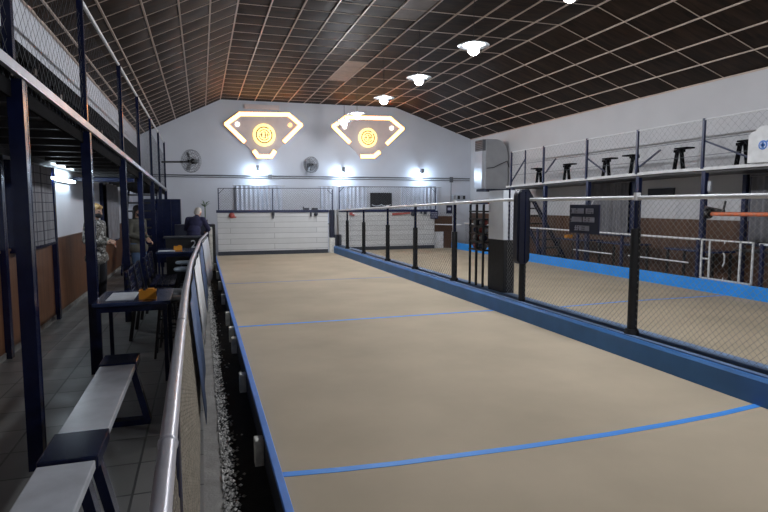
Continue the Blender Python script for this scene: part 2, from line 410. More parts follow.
# windows with curtains on the back wall (curtains are things)
for i, (x0, x1) in enumerate(((1.15, 2.60), (4.05, 5.60), (7.0, 8.40))):
    b = MB(); b.box(x0, x1, YB-.02, YB, .95, 2.22); w = struct(b, 'window_%d' % (i+1), 'glass')
    b = MB()
    for a, c in ((x0-.04, x0+.02), (x1-.02, x1+.04)): b.box(a, c, YB-.05, YB-.001, .9, 2.27)
    b.box(x0, x1, YB-.05, YB-.001, 2.2, 2.27); b.box(x0, x1, YB-.05, YB-.001, .9, .97); b.build('window_frame', 'white', w)
    rod = thing('window_curtain', ['pale curtain on the back wall under the left lamp', 'pale curtain on the back wall under the middle lamp', 'pale curtain on the back wall under the right lamp'][i], 'curtain', (x0, YB-.12, .98), 'curtains on the back wall')
    MB().tube((x0-.15, YB-.12, 2.30), (x1+.15, YB-.12, 2.30), .012, 8).build('curtain_rod', 'steel', rod)
    curtain(MB(), (x0-.06, YB-.12, 0), (1, 0, 0), x1-x0+.12, 1.0, 2.29, .04, 11, i).build('cloth', 'curtain', rod)

# conduits along the back wall
b = MB(); b.tube((XU+.1, YB-.03, 2.62), (XR-.05, YB-.03, 2.65), .018, 8); b.tube((XU+.1, YB-.03, 2.56), (XR-.05, YB-.03, 2.57), .012, 8)
b.box(2.2, 2.32, YB-.06, YB, 2.54, 2.68); b.box(8.95, 9.07, YB-.06, YB, 2.5, 2.7); b.tube((9.0, YB-.03, 2.5), (9.0, YB-.03, 1.7), .012, 8)
o = b.build('wall_conduit', 'fan_grey'); tag(o, 'grey pipes running along the white back wall above the curtains', 'pipe')

# ================================================================ COURTS
def strip(mb, pts, w, z, h=.003):
    for (xa, ya), (xb, yb) in zip(pts, pts[1:]):
        d = Vector((xb-xa, yb-ya)).normalized()*0; 
        mb.add([(xa, ya-w/2, z+h), (xb, yb-w/2, z+h), (xb, yb+w/2, z+h), (xa, ya+w/2, z+h), (xa, ya-w/2, z), (xb, yb-w/2, z), (xb, yb+w/2, z), (xa, ya+w/2, z)],
               [(0, 1, 2, 3), (0, 4, 5, 1), (2, 6, 7, 3)])
    return mb
b = strip(MB(), [(.39, 3.03), (.7, 2.99), (1.06, 2.96), (1.84, 2.93), (2.5, 2.925), (3.0, 2.94), (3.5, 2.97), (3.93, 3.02)], .055, .15); b.build('court_line', 'tape', court)
b = strip(MB(), [(.39, 7.03), (3.93, 7.03)], .05, .15); b.build('court_line', 'tape', court)
b = strip(MB(), [(.39, 11.0), (3.93, 11.0)], .02, .15); b.build('court_line', 'edge_blue', court)
rc = bpy.data.objects['floor_right_court']
b = strip(MB(), [(4.25, 6.9), (6.3, 7.06), (8.28, 7.03)], .05, .15); b.build('court_line', 'tape', rc)

# left court edge board with stakes
t = thing('court_edge_board', 'long low board with a blue top edging the left court', 'edge board', (.36, 8, -.15))
b = MB(); b.box(.345, .36, YN, 17.25, -.15, .165); b.build('side_board', 'dark', t)
b = MB(); b.bbox(.343, .387, YN, 17.25, .151, .178, .004); o = b.build('top_strip', 'edge_blue', t); o['label'] = 'blue top strip'
for y in (2.1, 3.60, 5.1, 6.5, 7.05, 8.05, 9.8, 11.5, 13.2, 15):
    MB().bbox(.285, .343, y-.045, y+.045, -.06, .145+.01*math.sin(y), .006).build('stake', 'white_post', t)

# dividing kerb
t = thing('dividing_kerb', 'long blue concrete kerb dividing the two sand courts', 'kerb', (4.09, 7, .0))
b = MB(); b.prism([(3.935, -.15), (3.935, .335), (3.955, .36), (4.245, .36), (4.245, -.15)], 'Y', YN, 17.2); b.build('kerb_body', 'kerb', t)
b = MB(); b.box(3.975, 4.03, YN, 17.2, .36, .372); b.box(4.09, 4.24, YN, 17.2, .36, .385); b.build('ledge', 'kerb_top', t)
b = MB(); b.box(4.032, 4.088, YN, 17.2, .3605, .364); b.build('groove', 'groove', t)

# middle fence: padded posts, white top rail, diamond mesh
def zr(y): return 1.72 if y < 7 else 1.72-.0235*(y-7)
t = thing('court_fence', 'tall wire mesh fence with black padded posts on the blue kerb', 'fence', (4.06, 7, .37))
b = MB(); pts = [(4.06, y, zr(y)) for y in (-1.6, 1, 4, 7, 9, 11, 13, 15, 17.15)]; b.path(pts, .021, 10); b.build('top_rail', 'white_rail', t)
b = MB(); lattice(b, (4.06, -1.6, .40), (0, 1, 0), (0, 0, 1), 8.5, 1.31, .062, .0014); b.build('wire_mesh', 'wire', t)
b = MB(); lattice(b, (4.06, 8.55, .40), (0, 1, 0), (0, 0, 1), 8.5, 1.12, .085, .0017); b.build('wire_mesh', 'wire_dark', t)
for y in (.5, 2.45, 4.47, 8.62, 10.45, 12.2, 14.2, 15.95):
    top = zr(y); pz = 1.42 if y < 5 else 1.20
    p = MB().tube((4.06, y, .36), (4.06, y, top+.02), .026, 12).build('post', 'navy', t)
    MB().tube((4.06, y, .37), (4.06, y, .42), .075, 14, .06).tube((4.06, y, .4), (4.06, y, pz), .047, 14).build('foam_pad', 'blackpad', p)
    MB().tube((4.06, y, top-.025), (4.06, y, top+.05), .032, 10).build('rail_clamp', 'white_rail', p)

# pillar beside the fence
t = thing('pillar', 'square pillar, black padded below and glossy white above', 'pillar', (4.27, 7.3, .37))
b = MB(); b.prism([(4.12, 7.1), (4.25, 7.05), (4.33, 7.15), (4.33, 7.55), (4.16, 7.6), (4.1, 7.5)], 'Z', .37, 1.15); b.build('padding', 'blackpad', t)
b = MB(); b.prism([(4.10, 7.1), (4.24, 7.03), (4.35, 7.14), (4.35, 7.57), (4.16, 7.6), (4.08, 7.48)], 'Z', 1.15, 1.86); b.build('cladding', 'shiny', t)
b = MB(); b.tube((4.175, 7.055, 1.15), (4.175, 7.055, 1.88), .013, 8); b.box(4.10, 4.115, 7.2, 7.24, 1.15, 1.86); b.build('edge_strip', 'navy', t)
# big padded board on post
t = thing('padded_post', 'fence post carrying a tall rounded navy pad beside the pillar', 'padded post', (4.09, 6.5, .37))
MB().tube((4.06, 6.5, .365), (4.06, 6.5, 1.80), .045, 14).build('post', 'blackpad', t)
b = MB()
def rr(cx, cy, w, h, r, n=6):
    out = []
    for k, (sx, sy) in enumerate(((1, 1), (-1, 1), (-1, -1), (1, -1))):
        for i in range(n+1):
            a = PI/2*k+PI/2*i/n; out.append((cx+sx*(w/2-r)+r*math.cos(a), cy+sy*(h/2-r)+r*math.sin(a)))
    return out
b.prism(rr(3.965, 1.365, .19, .97, .085), 'Y', 6.34, 6.44); b.prism(rr(3.925, 1.36, .075, .94, .035), 'Y', 6.315, 6.34); b.build('pad', 'pad_navy', t)
b = MB(); b.box(3.974, 3.984, 6.32, 6.34, .9, 1.82); b.build('pad_trim', 'navy', t)
# ball rack
t = thing('ball_rack', 'black metal ball rack with shelves on the kerb by the pillar', 'rack', (4.15, 7.92, .37))
for x, y in ((4.11, 7.70), (4.11, 7.92), (4.11, 8.14), (4.22, 7.70), (4.22, 8.14)):
    MB().tube((x, y, .362), (x, y, 1.66), .02, 8).build('upright', 'black', t)
for z in (.95, 1.08, 1.2, 1.32, 1.43, 1.55):
    b = MB(); b.bbox(4.095, 4.235, 7.67, 8.17, z-.012, z+.012, .004); b.build('shelf', 'black', t)
MB().bbox(4.06, 4.25, 7.74, 8.06, 1.662, 1.73, .01).build('top_box', 'navy_mid', t)
k = 0
words = 'lowest,second,third,fourth,fifth'.split(',')
for zi, z in enumerate((.962, 1.092, 1.212, 1.332)):
    for y in (7.76, 7.865, 7.97, 8.075):
        o = MB().ball((4.172, y, z+.046), .044, 14, 9).build('bocce_ball', ['red', 'metal', 'navy_mid', 'metal'][(zi+int(y*10)) % 4])
        col = ['red', 'grey', 'navy', 'grey'][(zi+int(y*10)) % 4]; pos = {7.76: 'nearest the pillar', 7.865: 'second from the pillar', 7.97: 'third from the pillar', 8.075: 'farthest from the pillar'}[y]
        tag(o, '%s ball %s on the %s filled shelf of the black rack' % (col, pos, words[zi]), 'ball', 'balls on the shelves of the rack')

# signs hanging on the mesh
t = thing('fence_sign', 'navy sign with three rows of grey lettering hung on the wire fence', 'sign', (4.02, 5.2, 1.32))
b = MB(); b.bbox(4.005, 4.02, 4.95, 5.45, 1.335, 1.655, .003); b.build('board', 'sign_navy', t)
rnd = random.Random(5)
for (y0, y1, z) in ((5.04, 5.17, 1.583), (5.20, 5.41, 1.583), (5.02, 5.20, 1.49), (5.23, 5.43, 1.49), (5.10, 5.35, 1.395)):
    y = y0; b = MB(); b.box(4.0035, 4.0055, y0, y1, z-.004, z+.004)
    while y < y1-.01:                                                   # blurred block capitals: stems and cross strokes
        b.box(4.000, 4.006, y, y+.010, z-.027, z+.029)
        for dz in rnd.sample((-.023, .002, .024), 2): b.box(4.000, 4.006, y, y+.025, z+dz-.005, z+dz+.005)
        if rnd.random() < .6: b.box(4.000, 4.006, y+.017, y+.026, z-.027, z+.029)
        y += .032
    b.build('lettering', 'sign_text', t)
b = MB()
for y in (5.09, 5.31): b.tube((4.015, y, 1.65), (4.05, y, 1.72), .004, 6)
b.build('hanger', 'steel', t)

# end boards
def end_board(x0, x1, y, label):
    t = thing('end_board', label, 'board', ((x0+x1)/2, y, .15))
    MB().box(x0, x1, y, y+.06, .27, 1.42).build('board_panel', 'board', t)
    MB().box(x0, x1, y-.01, y+.07, .151, .27).build('plinth', 'dark', t)
    MB().bbox(x0-.03, x1+.03, y-.03, y+.09, 1.42, 1.50, .005).build('cap_beam', 'navy_mid', t)
    return t
end_board(.45, 3.765, 17.26, 'white plank end board behind the left court, under the left emblem')
end_board(4.26, 7.66, 17.9, 'white plank end board behind the right court, seen through the fence')
# net frames above the boards
def net_frame(x0, x1, y, posts, z1, label):
    t = thing('net_frame', label, 'net', ((x0+x1)/2, y, 1.5))
    for x in posts: MB().bar((x, y, 1.5), (x, y, z1), .03, .03).build('post', 'navy_mid', t)
    b = MB(); b.tube((x0, y, z1), (x1, y, z1+.03), .01, 8); b.tube((x0, y, z1-.17), (x0+.17, y, z1), .009, 8)
    b.tube((x1, y, z1-.17), (x1-.17, y, z1), .009, 8); b.build('top_wire', 'dark', t)
    b = MB(); lattice(b, (x0, y, 1.5), (1, 0, 0), (0, 0, 1), x1-x0, z1-1.5, .075, .0022); b.build('net', 'wire_dark', t)
net_frame(.49, 3.92, 17.29, (.49, 2.07, 3.92), 2.14, 'thin frame and net above the white end board of the left court')
net_frame(4.3, 7.72, 17.95, (4.3, 7.72), 2.24, 'thin frame and net above the white end board of the right court')
# end post between the two boards
t = thing('end_post', 'short fat padded post on a white block at the far end of the kerb', 'post', (4.0, 17.25, .36))
MB().bbox(3.80, 3.98, 17.2, 17.25, .15, .62, .006).build('white_block', 'white_post', t)
MB().bbox(3.82, 3.96, 17.21, 17.34, .625, 1.5, .02).build('pad', 'groove', t)
MB().bbox(3.98, 4.2, 17.22, 17.38, .37, .72, .02).build('foot_pad', 'dark', t)
MB().bbox(3.97, 4.12, 17.22, 17.34, .72, 1.50, .02).build('grey_pad', 'metal', t)
# small things clipped to the boards
def clip(name, mbf, m, label, cat, y=17.2):
    b = MB(); mbf(b); o = b.build(name, m); tag(o, label, cat); return o
clip('red_rosette', lambda b: (b.lathe([(0, 0), (.07, .004), (.085, .02), (0, .045)], (.86, 17.195, 1.34), 14, 'Y'), b.box(.9, .99, 17.215, 17.255, 1.27, 1.31)), 'red', 'small red rosette on the upper left of the left white board', 'marker')
clip('board_hook', lambda b: (b.box(2.03, 2.11, 17.2, 17.228, 1.33, 1.46), b.box(2.05, 2.09, 17.2, 17.228, 1.24, 1.33)), 'dark', 'small dark hook halfway along the left white board', 'hook')
clip('cap_clamp', lambda b: (b.box(3.02, 3.17, 17.2, 17.33, 1.502, 1.56), b.box(2.98, 3.01, 17.2, 17.24, 1.502, 1.60)), 'dark', 'dark clamp sitting on the beam, left of its larger neighbour', 'clamp')
clip('score_clip', lambda b: (b.box(3.27, 3.44, 17.2, 17.33, 1.502, 1.56), b.lathe([(0, 0), (.06, .0), (.06, .03), (0, .03)], (3.38, 17.19, 1.37), 14, 'Y'), b.box(3.2, 3.25, 17.2, 17.228, 1.3, 1.42)), 'dark', 'dark clamp with a round disc near the right end of the left board', 'clamp')
clip('red_marker', lambda b: (b.box(4.62, 4.72, 17.83, 17.865, 1.32, 1.41), b.box(4.72, 4.79, 17.85, 17.86, 1.29, 1.35)), 'red', 'small red marker at the left end of the right white board', 'marker')
clip('red_stripe_notice', lambda b: (b.prism([(6.1, 1.38), (6.75, 1.41), (6.75, 1.36), (6.5, 1.33), (6.1, 1.30)], 'Y', 17.86, 17.868),), 'red', 'long faded red stripe notice on the right white board', 'notice')
clip('board_disc', lambda b: b.lathe([(0, 0), (.08, .0), (.08, .03), (0, .03)], (6.85, 17.84, 1.35), 16, 'Y'), 'dark', 'round dark disc beside the red stripe notice', 'disc')
clip('dark_clip', lambda b: (b.box(7.12, 7.17, 17.83, 17.868, 1.36, 1.42), b.box(7.24, 7.34, 17.83, 17.868, 1.33, 1.42)), 'dark', 'pair of small dark clips at the right end of the right board', 'clip')
t = thing('blue_notice', 'small blue notice with pale lines at the corner of the right board', 'notice', (7.6, 17.83, 1.2))
MB().box(7.48, 7.76, 17.83, 17.85, 1.18, 1.46).build('sheet', 'navy_mid', t)
b = MB(); [b.box(7.51, 7.73, 17.824, 17.832, z, z+.02) for z in (1.23, 1.3, 1.37)]; b.build('printed_lines', 'sign_text', t)
# blackboard
t = thing('wall_blackboard', 'black board with a pale garland on the back wall between curtains', 'board', (6.2, YB-.06, 1.6))
MB().bbox(5.8, 6.62, YB-.09, YB-.055, 1.55, 2.09, .01).build('board', 'black', t)
b = MB(); b.path([(5.85+.09*i, YB-.11, 1.66-.05*math.sin(PI*(i % 4)/4)) for i in range(9)], .015, 6); b.build('garland', 'paper', t)
t = thing('wall_poster', 'small dark poster on the back wall right of the right curtain', 'poster', (8.9, YB-.02, 1.4))
MB().box(8.82, 9.06, YB-.03, YB-.01, 1.33, 1.64).build('sheet', 'sign_navy', t); MB().box(8.87, 9.0, YB-.034, YB-.03, 1.45, 1.55).build('printed_block', 'sign_text', t)
for i, (x, mm, lab) in enumerate(((9.12, 'metal', 'grey'), (9.3, 'black', 'black'), (9.52, 'black', 'black-fronted'))):
    t = thing('wall_box', 'small %s electric box in the row on the back wall by the corner%s' % (lab, ', rightmost' if i == 2 else ''), 'electric box', (x, YB-.05, 1.85))
    MB().bbox(x-.07, x+.07, YB-.08, YB-.002, 1.84, 2.03, .006).build('housing', 'metal_light', t); MB().box(x-.045, x+.045, YB-.09, YB-.081, 1.87, 2.0).build('front', mm, t)

# ================================================================ NEON EMBLEMS
def emblem(P, tubes, disc, smalls, label, tone):
    Y = YB
    xs_ = [p[0] for p in P]; t = thing('light_emblem', label, 'illuminated sign', (sum(xs_)/len(xs_), Y-.04, min(p[1] for p in P)))
    MB().prism(P, 'Y', Y-.06, Y-.002).build('backing', 'sign_back', t)
    for idx in tubes:
        pts = [(P[i][0]+(disc[0]-P[i][0])*.055, Y-.10, P[i][1]+(disc[1]-P[i][1])*.07) for i in idx]
        h = MB(); b = MB()
        for (x0_, _, z0_), (x1_, _, z1_) in zip(pts, pts[1:]):
            dx, dz = x1_-x0_, z1_-z0_; L = math.hypot(dx, dz); dx /= L; dz /= L; e = .045
            for mb, hw, ya_, yb2, ex in ((h, .074, Y-.125, Y-.061, e), (b, .060, Y-.14, Y-.1255, e-.012)):
                mb.prism([(x0_-dx*ex-dz*hw, z0_-dz*ex+dx*hw), (x1_+dx*ex-dz*hw, z1_+dz*ex+dx*hw), (x1_+dx*ex+dz*hw, z1_+dz*ex-dx*hw), (x0_-dx*ex+dz*hw, z0_-dz*ex-dx*hw)], 'Y', ya_, yb2)
        hh = h.build('light_channel', 'sign_back', t); b.build('light_strip', 'neon', hh)
    cx, cz, r = disc
    d = MB().lathe([(0, -.03), (r, -.03), (r, .03), (0, .03)], (cx, Y-.095, cz), 40, 'Y').build('disc', 'neon_disc', t)
    b = MB()
    def ring(R, w, a0=0, a1=360):
        n = 36
        for k in range(n):
            p, q = math.radians(a0+(a1-a0)*k/n), math.radians(a0+(a1-a0)*(k+1)/n)
            b.bar((cx+R*math.cos(p), Y-.129, cz+R*math.sin(p)), (cx+R*math.cos(q), Y-.129, cz+R*math.sin(q)), .006, w, (0, 0, 1)) if abs(math.cos((p+q)/2)) < 0 else \
            b.add([(cx+rr_*math.cos(an), yy, cz+rr_*math.sin(an)) for yy in (Y-.132, Y-.124) for an in (p, q) for rr_ in (R-w/2, R+w/2)], [(0, 1, 3, 2), (4, 6, 7, 5), (0, 2, 6, 4), (1, 5, 7, 3)])
    ring(r*.70, .034, 55, 400); ring(r*.46, .026, 0, 150); ring(r*.46, .026, 190, 330)
    y0, y1 = Y-.134, Y-.124
    s = r*.3                                                            # interlaced monogram: C with an upright and crossbar
    b.box(cx+.02, cx+.05, y0, y1, cz-s, cz+s); b.box(cx-s*.2, cx+.05, y0, y1, cz+s-.025, cz+s); b.box(cx-s*.2, cx+.05, y0, y1, cz-s, cz-s+.025)
    b.box(cx-s*.9, cx-s*.9+.03, y0, y1, cz-s*.6, cz+s*.6); b.bar((cx-s*.9+.015, Y-.129, cz+s*.6), (cx-s*.2, Y-.129, cz+s-.01), .01, .026, (0, 1, 0)); b.bar((cx-s*.9+.015, Y-.129, cz-s*.6), (cx-s*.2, Y-.129, cz-s+.01), .01, .026, (0, 1, 0))
    b.box(cx-s*1.4, cx-s*.4, y0, y1, cz-.012, cz+.012); b.box(cx+.05, cx+s*1.5, y0, y1, cz-.012, cz+.012); b.box(cx+s*.9, cx+s*.9+.02, y0, y1, cz-.08, cz+.08)
    b.build('monogram', 'sign_dark', d)
    for x, z, mm in smalls: MB().lathe([(0, -.02), (.075, -.02), (.075, .02), (0, .02)], (x, Y-.08, z), 20, 'Y').build('spot_disc', mm, t)
    return t
PA = [(1.26, 4.69), (2.95, 4.75), (3.39, 4.4), (2.79, 3.79), (2.43, 3.41), (2.31, 3.23), (1.85, 3.22), (1.73, 3.39), (1.38, 3.74), (0.79, 4.32)]
PB = [(4.85, 4.75), (6.58, 4.8), (7.09, 4.43), (6.47, 3.84), (6.14, 3.49), (5.94, 3.33), (5.46, 3.32), (5.31, 3.49), (4.98, 3.84), (4.38, 4.4)]
ea = emblem(PA, [(8, 9, 0), (0, 1), (1, 2, 3), (7, 6, 5, 4)], (2.08, 3.99, .37), [(1.22, 4.31, 'small_white'), (2.96, 4.36, 'small_orange')], 'glowing shield emblem on the back wall, the left one above the fan', 0)
eb = emblem(PB, [(8, 9, 0), (0, 1), (1, 2, 3), (6, 5, 4)], (5.71, 4.03, .335), [(6.61, 4.41, 'small_white'), (4.87, 4.38, 'small_white')], 'glowing shield emblem on the back wall, the right one behind the hanging lamps', 0)
b = MB(); b.bbox(1.45, 2.6, YB-.10, YB-.01, 4.84, 4.99, .01); o = b.build('transformer_box', 'sign_back'); tag(o, 'long flat box on the wall above the left emblem', 'box')

# ================================================================ LIGHTS
# hanging lamps
lt = thing('hanging_lamp', 'hanging lamp under the brown ceiling', 'lamp', (4.0, 7.9, 4.0), 'hanging lamps in a row down the hall')
MB().lathe([(.02, .115), (.08, .10), (.235, .062), (.24, .055), (.08, .085), (.02, .09)], (4, 7.9, 4.0), 28).build('shade', 'shade', lt)
MB().tube((4, 7.9, 4.05), (4, 7.9, 4.13), .035, 14).build('socket', 'white', lt)
MB().ball((4, 7.9, 4.0), .085, 20, 12, (1, 1, 1.0)).build('bulb', 'bulb', lt)
MB().tube((4, 7.9, 4.12), (4, 7.9, 5.10), .006, 6).build('cord', 'black', lt)
lt['label'] = 'hanging lamp nearest the camera in view, large below the ceiling'
for (y, lab) in ((10.15, 'hanging lamp second from the front, with a long bulb'), (12.3, 'hanging lamp third from the front, upper right of the right emblem'),
                 (14.6, 'hanging lamp over the top edge of the right emblem'), (16.0, 'farthest hanging lamp, over the left corner of the right emblem'),
                 (5.55, 'hanging lamp just above the picture edge'), (3.2, 'hanging lamp overhead near the camera'), (.8, 'hanging lamp overhead behind the camera')):
    copy_tree(lt, (4.0, y, 4.0), None, lab)
# sconces
sc = thing('wall_lamp', 'bright wall lamp below the left emblem', 'wall lamp', (1.83, YB-.26, 2.72), 'wall lamps in a row on the back wall')
MB().bbox(1.83-.05, 1.83+.05, YB-.30, YB-.20, 2.78, 2.97, .01).build('housing', 'fan_grey', sc)
MB().tube((1.83, YB-.20, 2.88), (1.83, YB-.001, 2.88), .02, 10).build('bracket', 'fan_grey', sc)
MB().ball((1.83, YB-.25, 2.73), .052, 16, 10).build('bulb', 'sconce', sc)
copy_tree(sc, (4.78, YB-.26, 2.72), None, 'bright wall lamp between the two emblems, above the middle curtain')
copy_tree(sc, (7.75, YB-.26, 2.72), None, 'bright wall lamp right of the right emblem, above the right curtain')
# fluorescent
t = thing('tube_lamp', 'lit fluorescent tube lamp on the white left wall under the gallery', 'lamp', (XL+.08, 9.6, 1.98))
MB().bbox(XL+.002, XL+.05, 8.9, 10.5, 2.0, 2.06, .005).build('fixture', 'white', t)
MB().tube((XL+.08, 8.95, 2.03), (XL+.08, 10.45, 2.03), .019, 10).build('tube', 'tube', t)

# fans
def fan(label, c, yaw, r=.27):
    t = thing('wall_fan', label, 'fan', c)
    def R(p): 
        v = Vector(p); v.rotate(Euler((0, 0, yaw))); return Vector(c)+v
    b = MB()                                                            # grille: rings and spokes in local XZ plane, facing -Y
    for rad, dy in ((r, 0), (r*.98, -.05), (r*.8, -.075), (r*.6, -.085), (r*.4, -.09), (r*.2, -.093), (r*.98, .05), (r*.7, .07), (r*.4, .08)):
        n = 32; pts = [R((rad*math.cos(2*PI*k/n), dy, rad*math.sin(2*PI*k/n))) for k in range(n+1)]
        for a, q in zip(pts, pts[1:]): b.tube(a, q, .0045, 4, caps=False)
    for k in range(28):
        a = 2*PI*k/28; cs, sn = math.cos(a), math.sin(a)
        for dy in (-1, 1):
            pts = [R((rad*cs, dy*h, rad*sn)) for rad, h in ((.03, .092), (r*.4, .088), (r*.7, .078), (r*.98, .05), (r, 0))]
            for p, q in zip(pts, pts[1:]): b.tube(p, q, .003, 3, caps=False)
    b.build('grille', 'fan_grey', t)
    b = MB()
    for k in range(3):
        a = 2*PI*k/3; v = []
        for i in range(7):
            u = i/6; rad = .05+u*(r*.88-.05); w = .5*(1-.35*u)
            for s_, dy in ((-1, -.02), (1, .02)): v.append(R((rad*math.cos(a+s_*w*.6), dy, rad*math.sin(a+s_*w*.6))))
        v2 = [p+(R((0, .006, 0))-Vector(c)) for p in v]; n = len(v)
        b.add(v+v2, [(2*i, 2*i+1, 2*i+3, 2*i+2) for i in range(6)]+[(n+2*i, n+2*i+2, n+2*i+3, n+2*i+1) for i in range(6)], True)
    b.build('blades', 'metal', t)
    b = MB(); b.tube(R((0, .05, 0)), R((0, .20, 0)), .075, 16, .06); b.tube(R((0, -.095, 0)), R((0, .05, 0)), .03, 12); b.build('motor', 'black', t)
    return t, R
t, R = fan('round grey wall fan on the back wall between the two emblems', (3.62, YB-.34, 3.02), .35)
b = MB(); b.tube(R((0, .2, 0)), (3.6, YB-.002, 2.95), .022, 10); b.box(3.53, 3.67, YB-.03, YB-.001, 2.85, 3.05); b.build('bracket', 'fan_grey', t)
t, R = fan('grey fan on a dark arm from the left gallery', (-.22, 16.0, 2.82), -.7, .3)
b = MB(); b.tube(R((0, .15, 0)), (-.5, 16.1, 2.8), .03, 10); b.tube((-.5, 16.1, 2.8), (-.96, 16.0, 2.78), .024, 10); b.build('arm', 'black', t)

# heater / cooler box on right wall
t = thing('air_unit', 'large grey curved-top air unit high in the back right corner', 'air unit', (9.35, 17.0, 2.15))
b = MB(); prof = [(8.93, 2.18), (9.75, 2.18), (9.75, 3.2)]+[(9.75-.45*(1-math.cos(a)), 3.2+.6*math.sin(a)) for a in [PI/2*k/8 for k in range(1, 9)]]+[(8.93, 3.80)]
b.prism(prof, 'Y', 16.62, 17.25); b.build('casing', 'metal', t)
MB().box(8.80, 8.929, 16.66, 17.2, 2.20, 3.42).build('side_panel', 'metal_light', t)  # paler metal than the casing: the lit left face put into colour
b = MB(); b.box(8.82, 8.929, 16.66, 17.2, 3.44, 3.79)
b.build('grille_box', 'fan_grey', t)
b = MB(); [b.box(8.81, 8.82, 16.68, 17.18, z, z+.025) for z in (3.48, 3.54, 3.6, 3.66, 3.72)]; b.build('louvre', 'black', t)
MB().box(8.93, 9.76, 16.58, 17.28, 2.10, 2.18).build('tray', 'groove', t)
b = MB(); b.path([(8.95, 16.60, 2.85), (9.2, 16.59, 2.88), (9.45, 16.59, 3.0), (9.7, 16.59, 3.1), (9.77, 16.59, 2.9)], .012, 6); b.build('cable', 'black', t)
o = MB().bbox(8.9, 9.6, 16.7, 17.2, .0, 1.15, .02).build('storage_cupboard', 'brown_dark'); tag(o, 'low brown cupboard under the grey air unit', 'cupboard')
# dark partition left of it behind the right board
t = thing('side_counter', 'dark brown counter with a white front and rail past the right board', 'counter', (8.05, 18.1, 0))
MB().bbox(7.66, 8.40, 18.03, 18.6, .72, 1.26, .01).build('body', 'brown_dark', t)
MB().bbox(7.62, 8.06, 18.02, 18.5, .0, .72, .01).build('lower_panel', 'white', t)
MB().bbox(8.06, 8.38, 18.05, 18.5, .0, .72, .01).build('base', 'brown_dark', t)
MB().tube((7.72, 18.0, .98), (8.34, 17.2, .98), .02, 8).build('rail', 'white_rail', t)

# ================================================================ RIGHT SIDE: low fence, gallery
t = thing('far_kerb', 'bright blue low kerb along the far side of the right court', 'kerb', (8.31, 8, .0))
MB().bbox(8.285, 8.335, YN, 17.85, 0.0, .365, .006).build('kerb_body', 'bright_blue', t)
t = thing('low_fence', 'low white-railed mesh fence behind the bright blue kerb', 'fence', (8.36, 8, 0))
def seg(a, c, z, r=.02): return MB().tube((8.37, a, z), (8.37, c, z), r, 8)
seg(7.66, 17.0, 1.045).build('top_rail', 'white_rail', t); seg(YN+.2, 6.55, 1.03).build('top_rail', 'white_rail', t)
seg(7.9, 9.4, .61, .014).build('middle_rail', 'white_rail', t); seg(9.9, 11.2, .60, .014).build('middle_rail', 'white_rail', t)
for y in (-1, 1.2, 3.4, 5.2, 6.5, 7.7, 9.6, 11.05, 12.7, 14.6, 16.6):
    MB().bar((8.37, y, 0), (8.37, y, 1.04), .05, .05).build('post', 'navy_mid', t)
b = MB(); lattice(b, (8.37, 7.66, .37), (0, 1, 0), (0, 0, 1), 9.3, .66, .09, .002); b.build('wire_mesh', 'wire_dark', t)
b = MB(); lattice(b, (8.37, YN+.2, .37), (0, 1, 0), (0, 0, 1), 9.1, .66, .09, .002); b.build('wire_mesh', 'wire_dark', t)
t = thing('fence_gate', 'small white framed gate in the low fence beyond the right court', 'gate', (8.35, 7.1, .36))
b = MB()
for y in (6.64, 6.86, 7.44, 7.60): b.bar((8.345, y, .37), (8.345, y, 1.06), .025, .025)
for z in (.38, 1.05): b.bar((8.345, 6.63, z), (8.345, 7.61, z), .025, .025)
b.bar((8.345, 7.44, .72), (8.345, 7.60, .72), .025, .025); b.build('gate_frame', 'white', t)
b = MB(); b.path([(8.34, 7.17, .85), (8.34, 7.14, .8), (8.34, 7.14, .68), (8.34, 7.17, .62)], .012, 6); b.tube((8.34, 7.15, 1.0), (8.34, 7.15, 1.05), .008, 6); b.tube((8.34, 7.15, .38), (8.34, 7.15, .43), .008, 6); b.build('latch', 'white', t)

def zm(y): return 2.33 if y < 9 else 2.33-.018*(y-9)
t = thing('gallery', 'right gallery on navy posts above the brown wall, with a wire rail', 'gallery', (9.3, 8, 0))
b = MB(); ya, yb_ = -1.5, 15.05
b.add([(x, y, zm(y)+dz) for y in (ya, 9, yb_) for x in (8.8, XR-.005) for dz in (-.09, -.02)],
      [(0, 1, 3, 2), (8, 10, 11, 9), (0, 2, 6, 4), (4, 6, 10, 8), (1, 5, 7, 3), (5, 9, 11, 7), (0, 4, 5, 1), (4, 8, 9, 5), (2, 3, 7, 6), (6, 7, 11, 10)]); b.build('deck', 'under', t)
b = MB(); b.bar((8.78, ya, zm(ya)-.02), (8.78, 9, zm(9)-.02), .03, .055); b.bar((8.78, 9, zm(9)-.02), (8.78, yb_, zm(yb_)-.02), .03, .055); b.build('edge_strip', 'white', t)
PR = (1.2, 3.4, 5.0, 6.4, 8.06, 9.7, 11.33, 13.1, 14.75)
for y in PR:
    MB().bar((8.84, y, 0), (8.84, y, zm(y)-.06), .085, .085).build('lower_post', 'navy_mid', t)
    MB().bar((8.76, y, zm(y)-.02), (8.76, y, 3.22 if y > 5 else 3.24), .045, .045).build('upper_post', 'navy_mid', t)
MB().bar((8.76, 14.0, 2.25), (8.76, 14.0, 3.2), .03, .03).build('upper_post', 'navy_mid', t)
MB().tube((8.76, ya, 3.20), (8.76, 14.75, 3.2), .014, 8).build('top_rail', 'white_rail', t)
b = MB(); b.tube((8.76, ya, 2.85), (8.76, 14.7, 2.82), .006, 6); b.tube((8.76, ya, 2.6), (8.76, 14.7, 2.52), .005, 6); b.build('wire', 'wire_dark', t)
b = MB(); lattice(b, (8.765, ya, 2.33), (0, 1, 0), (0, 0, 1), 16.2, .86, .14, .0012); b.build('wire_mesh', 'wire_dark', t)
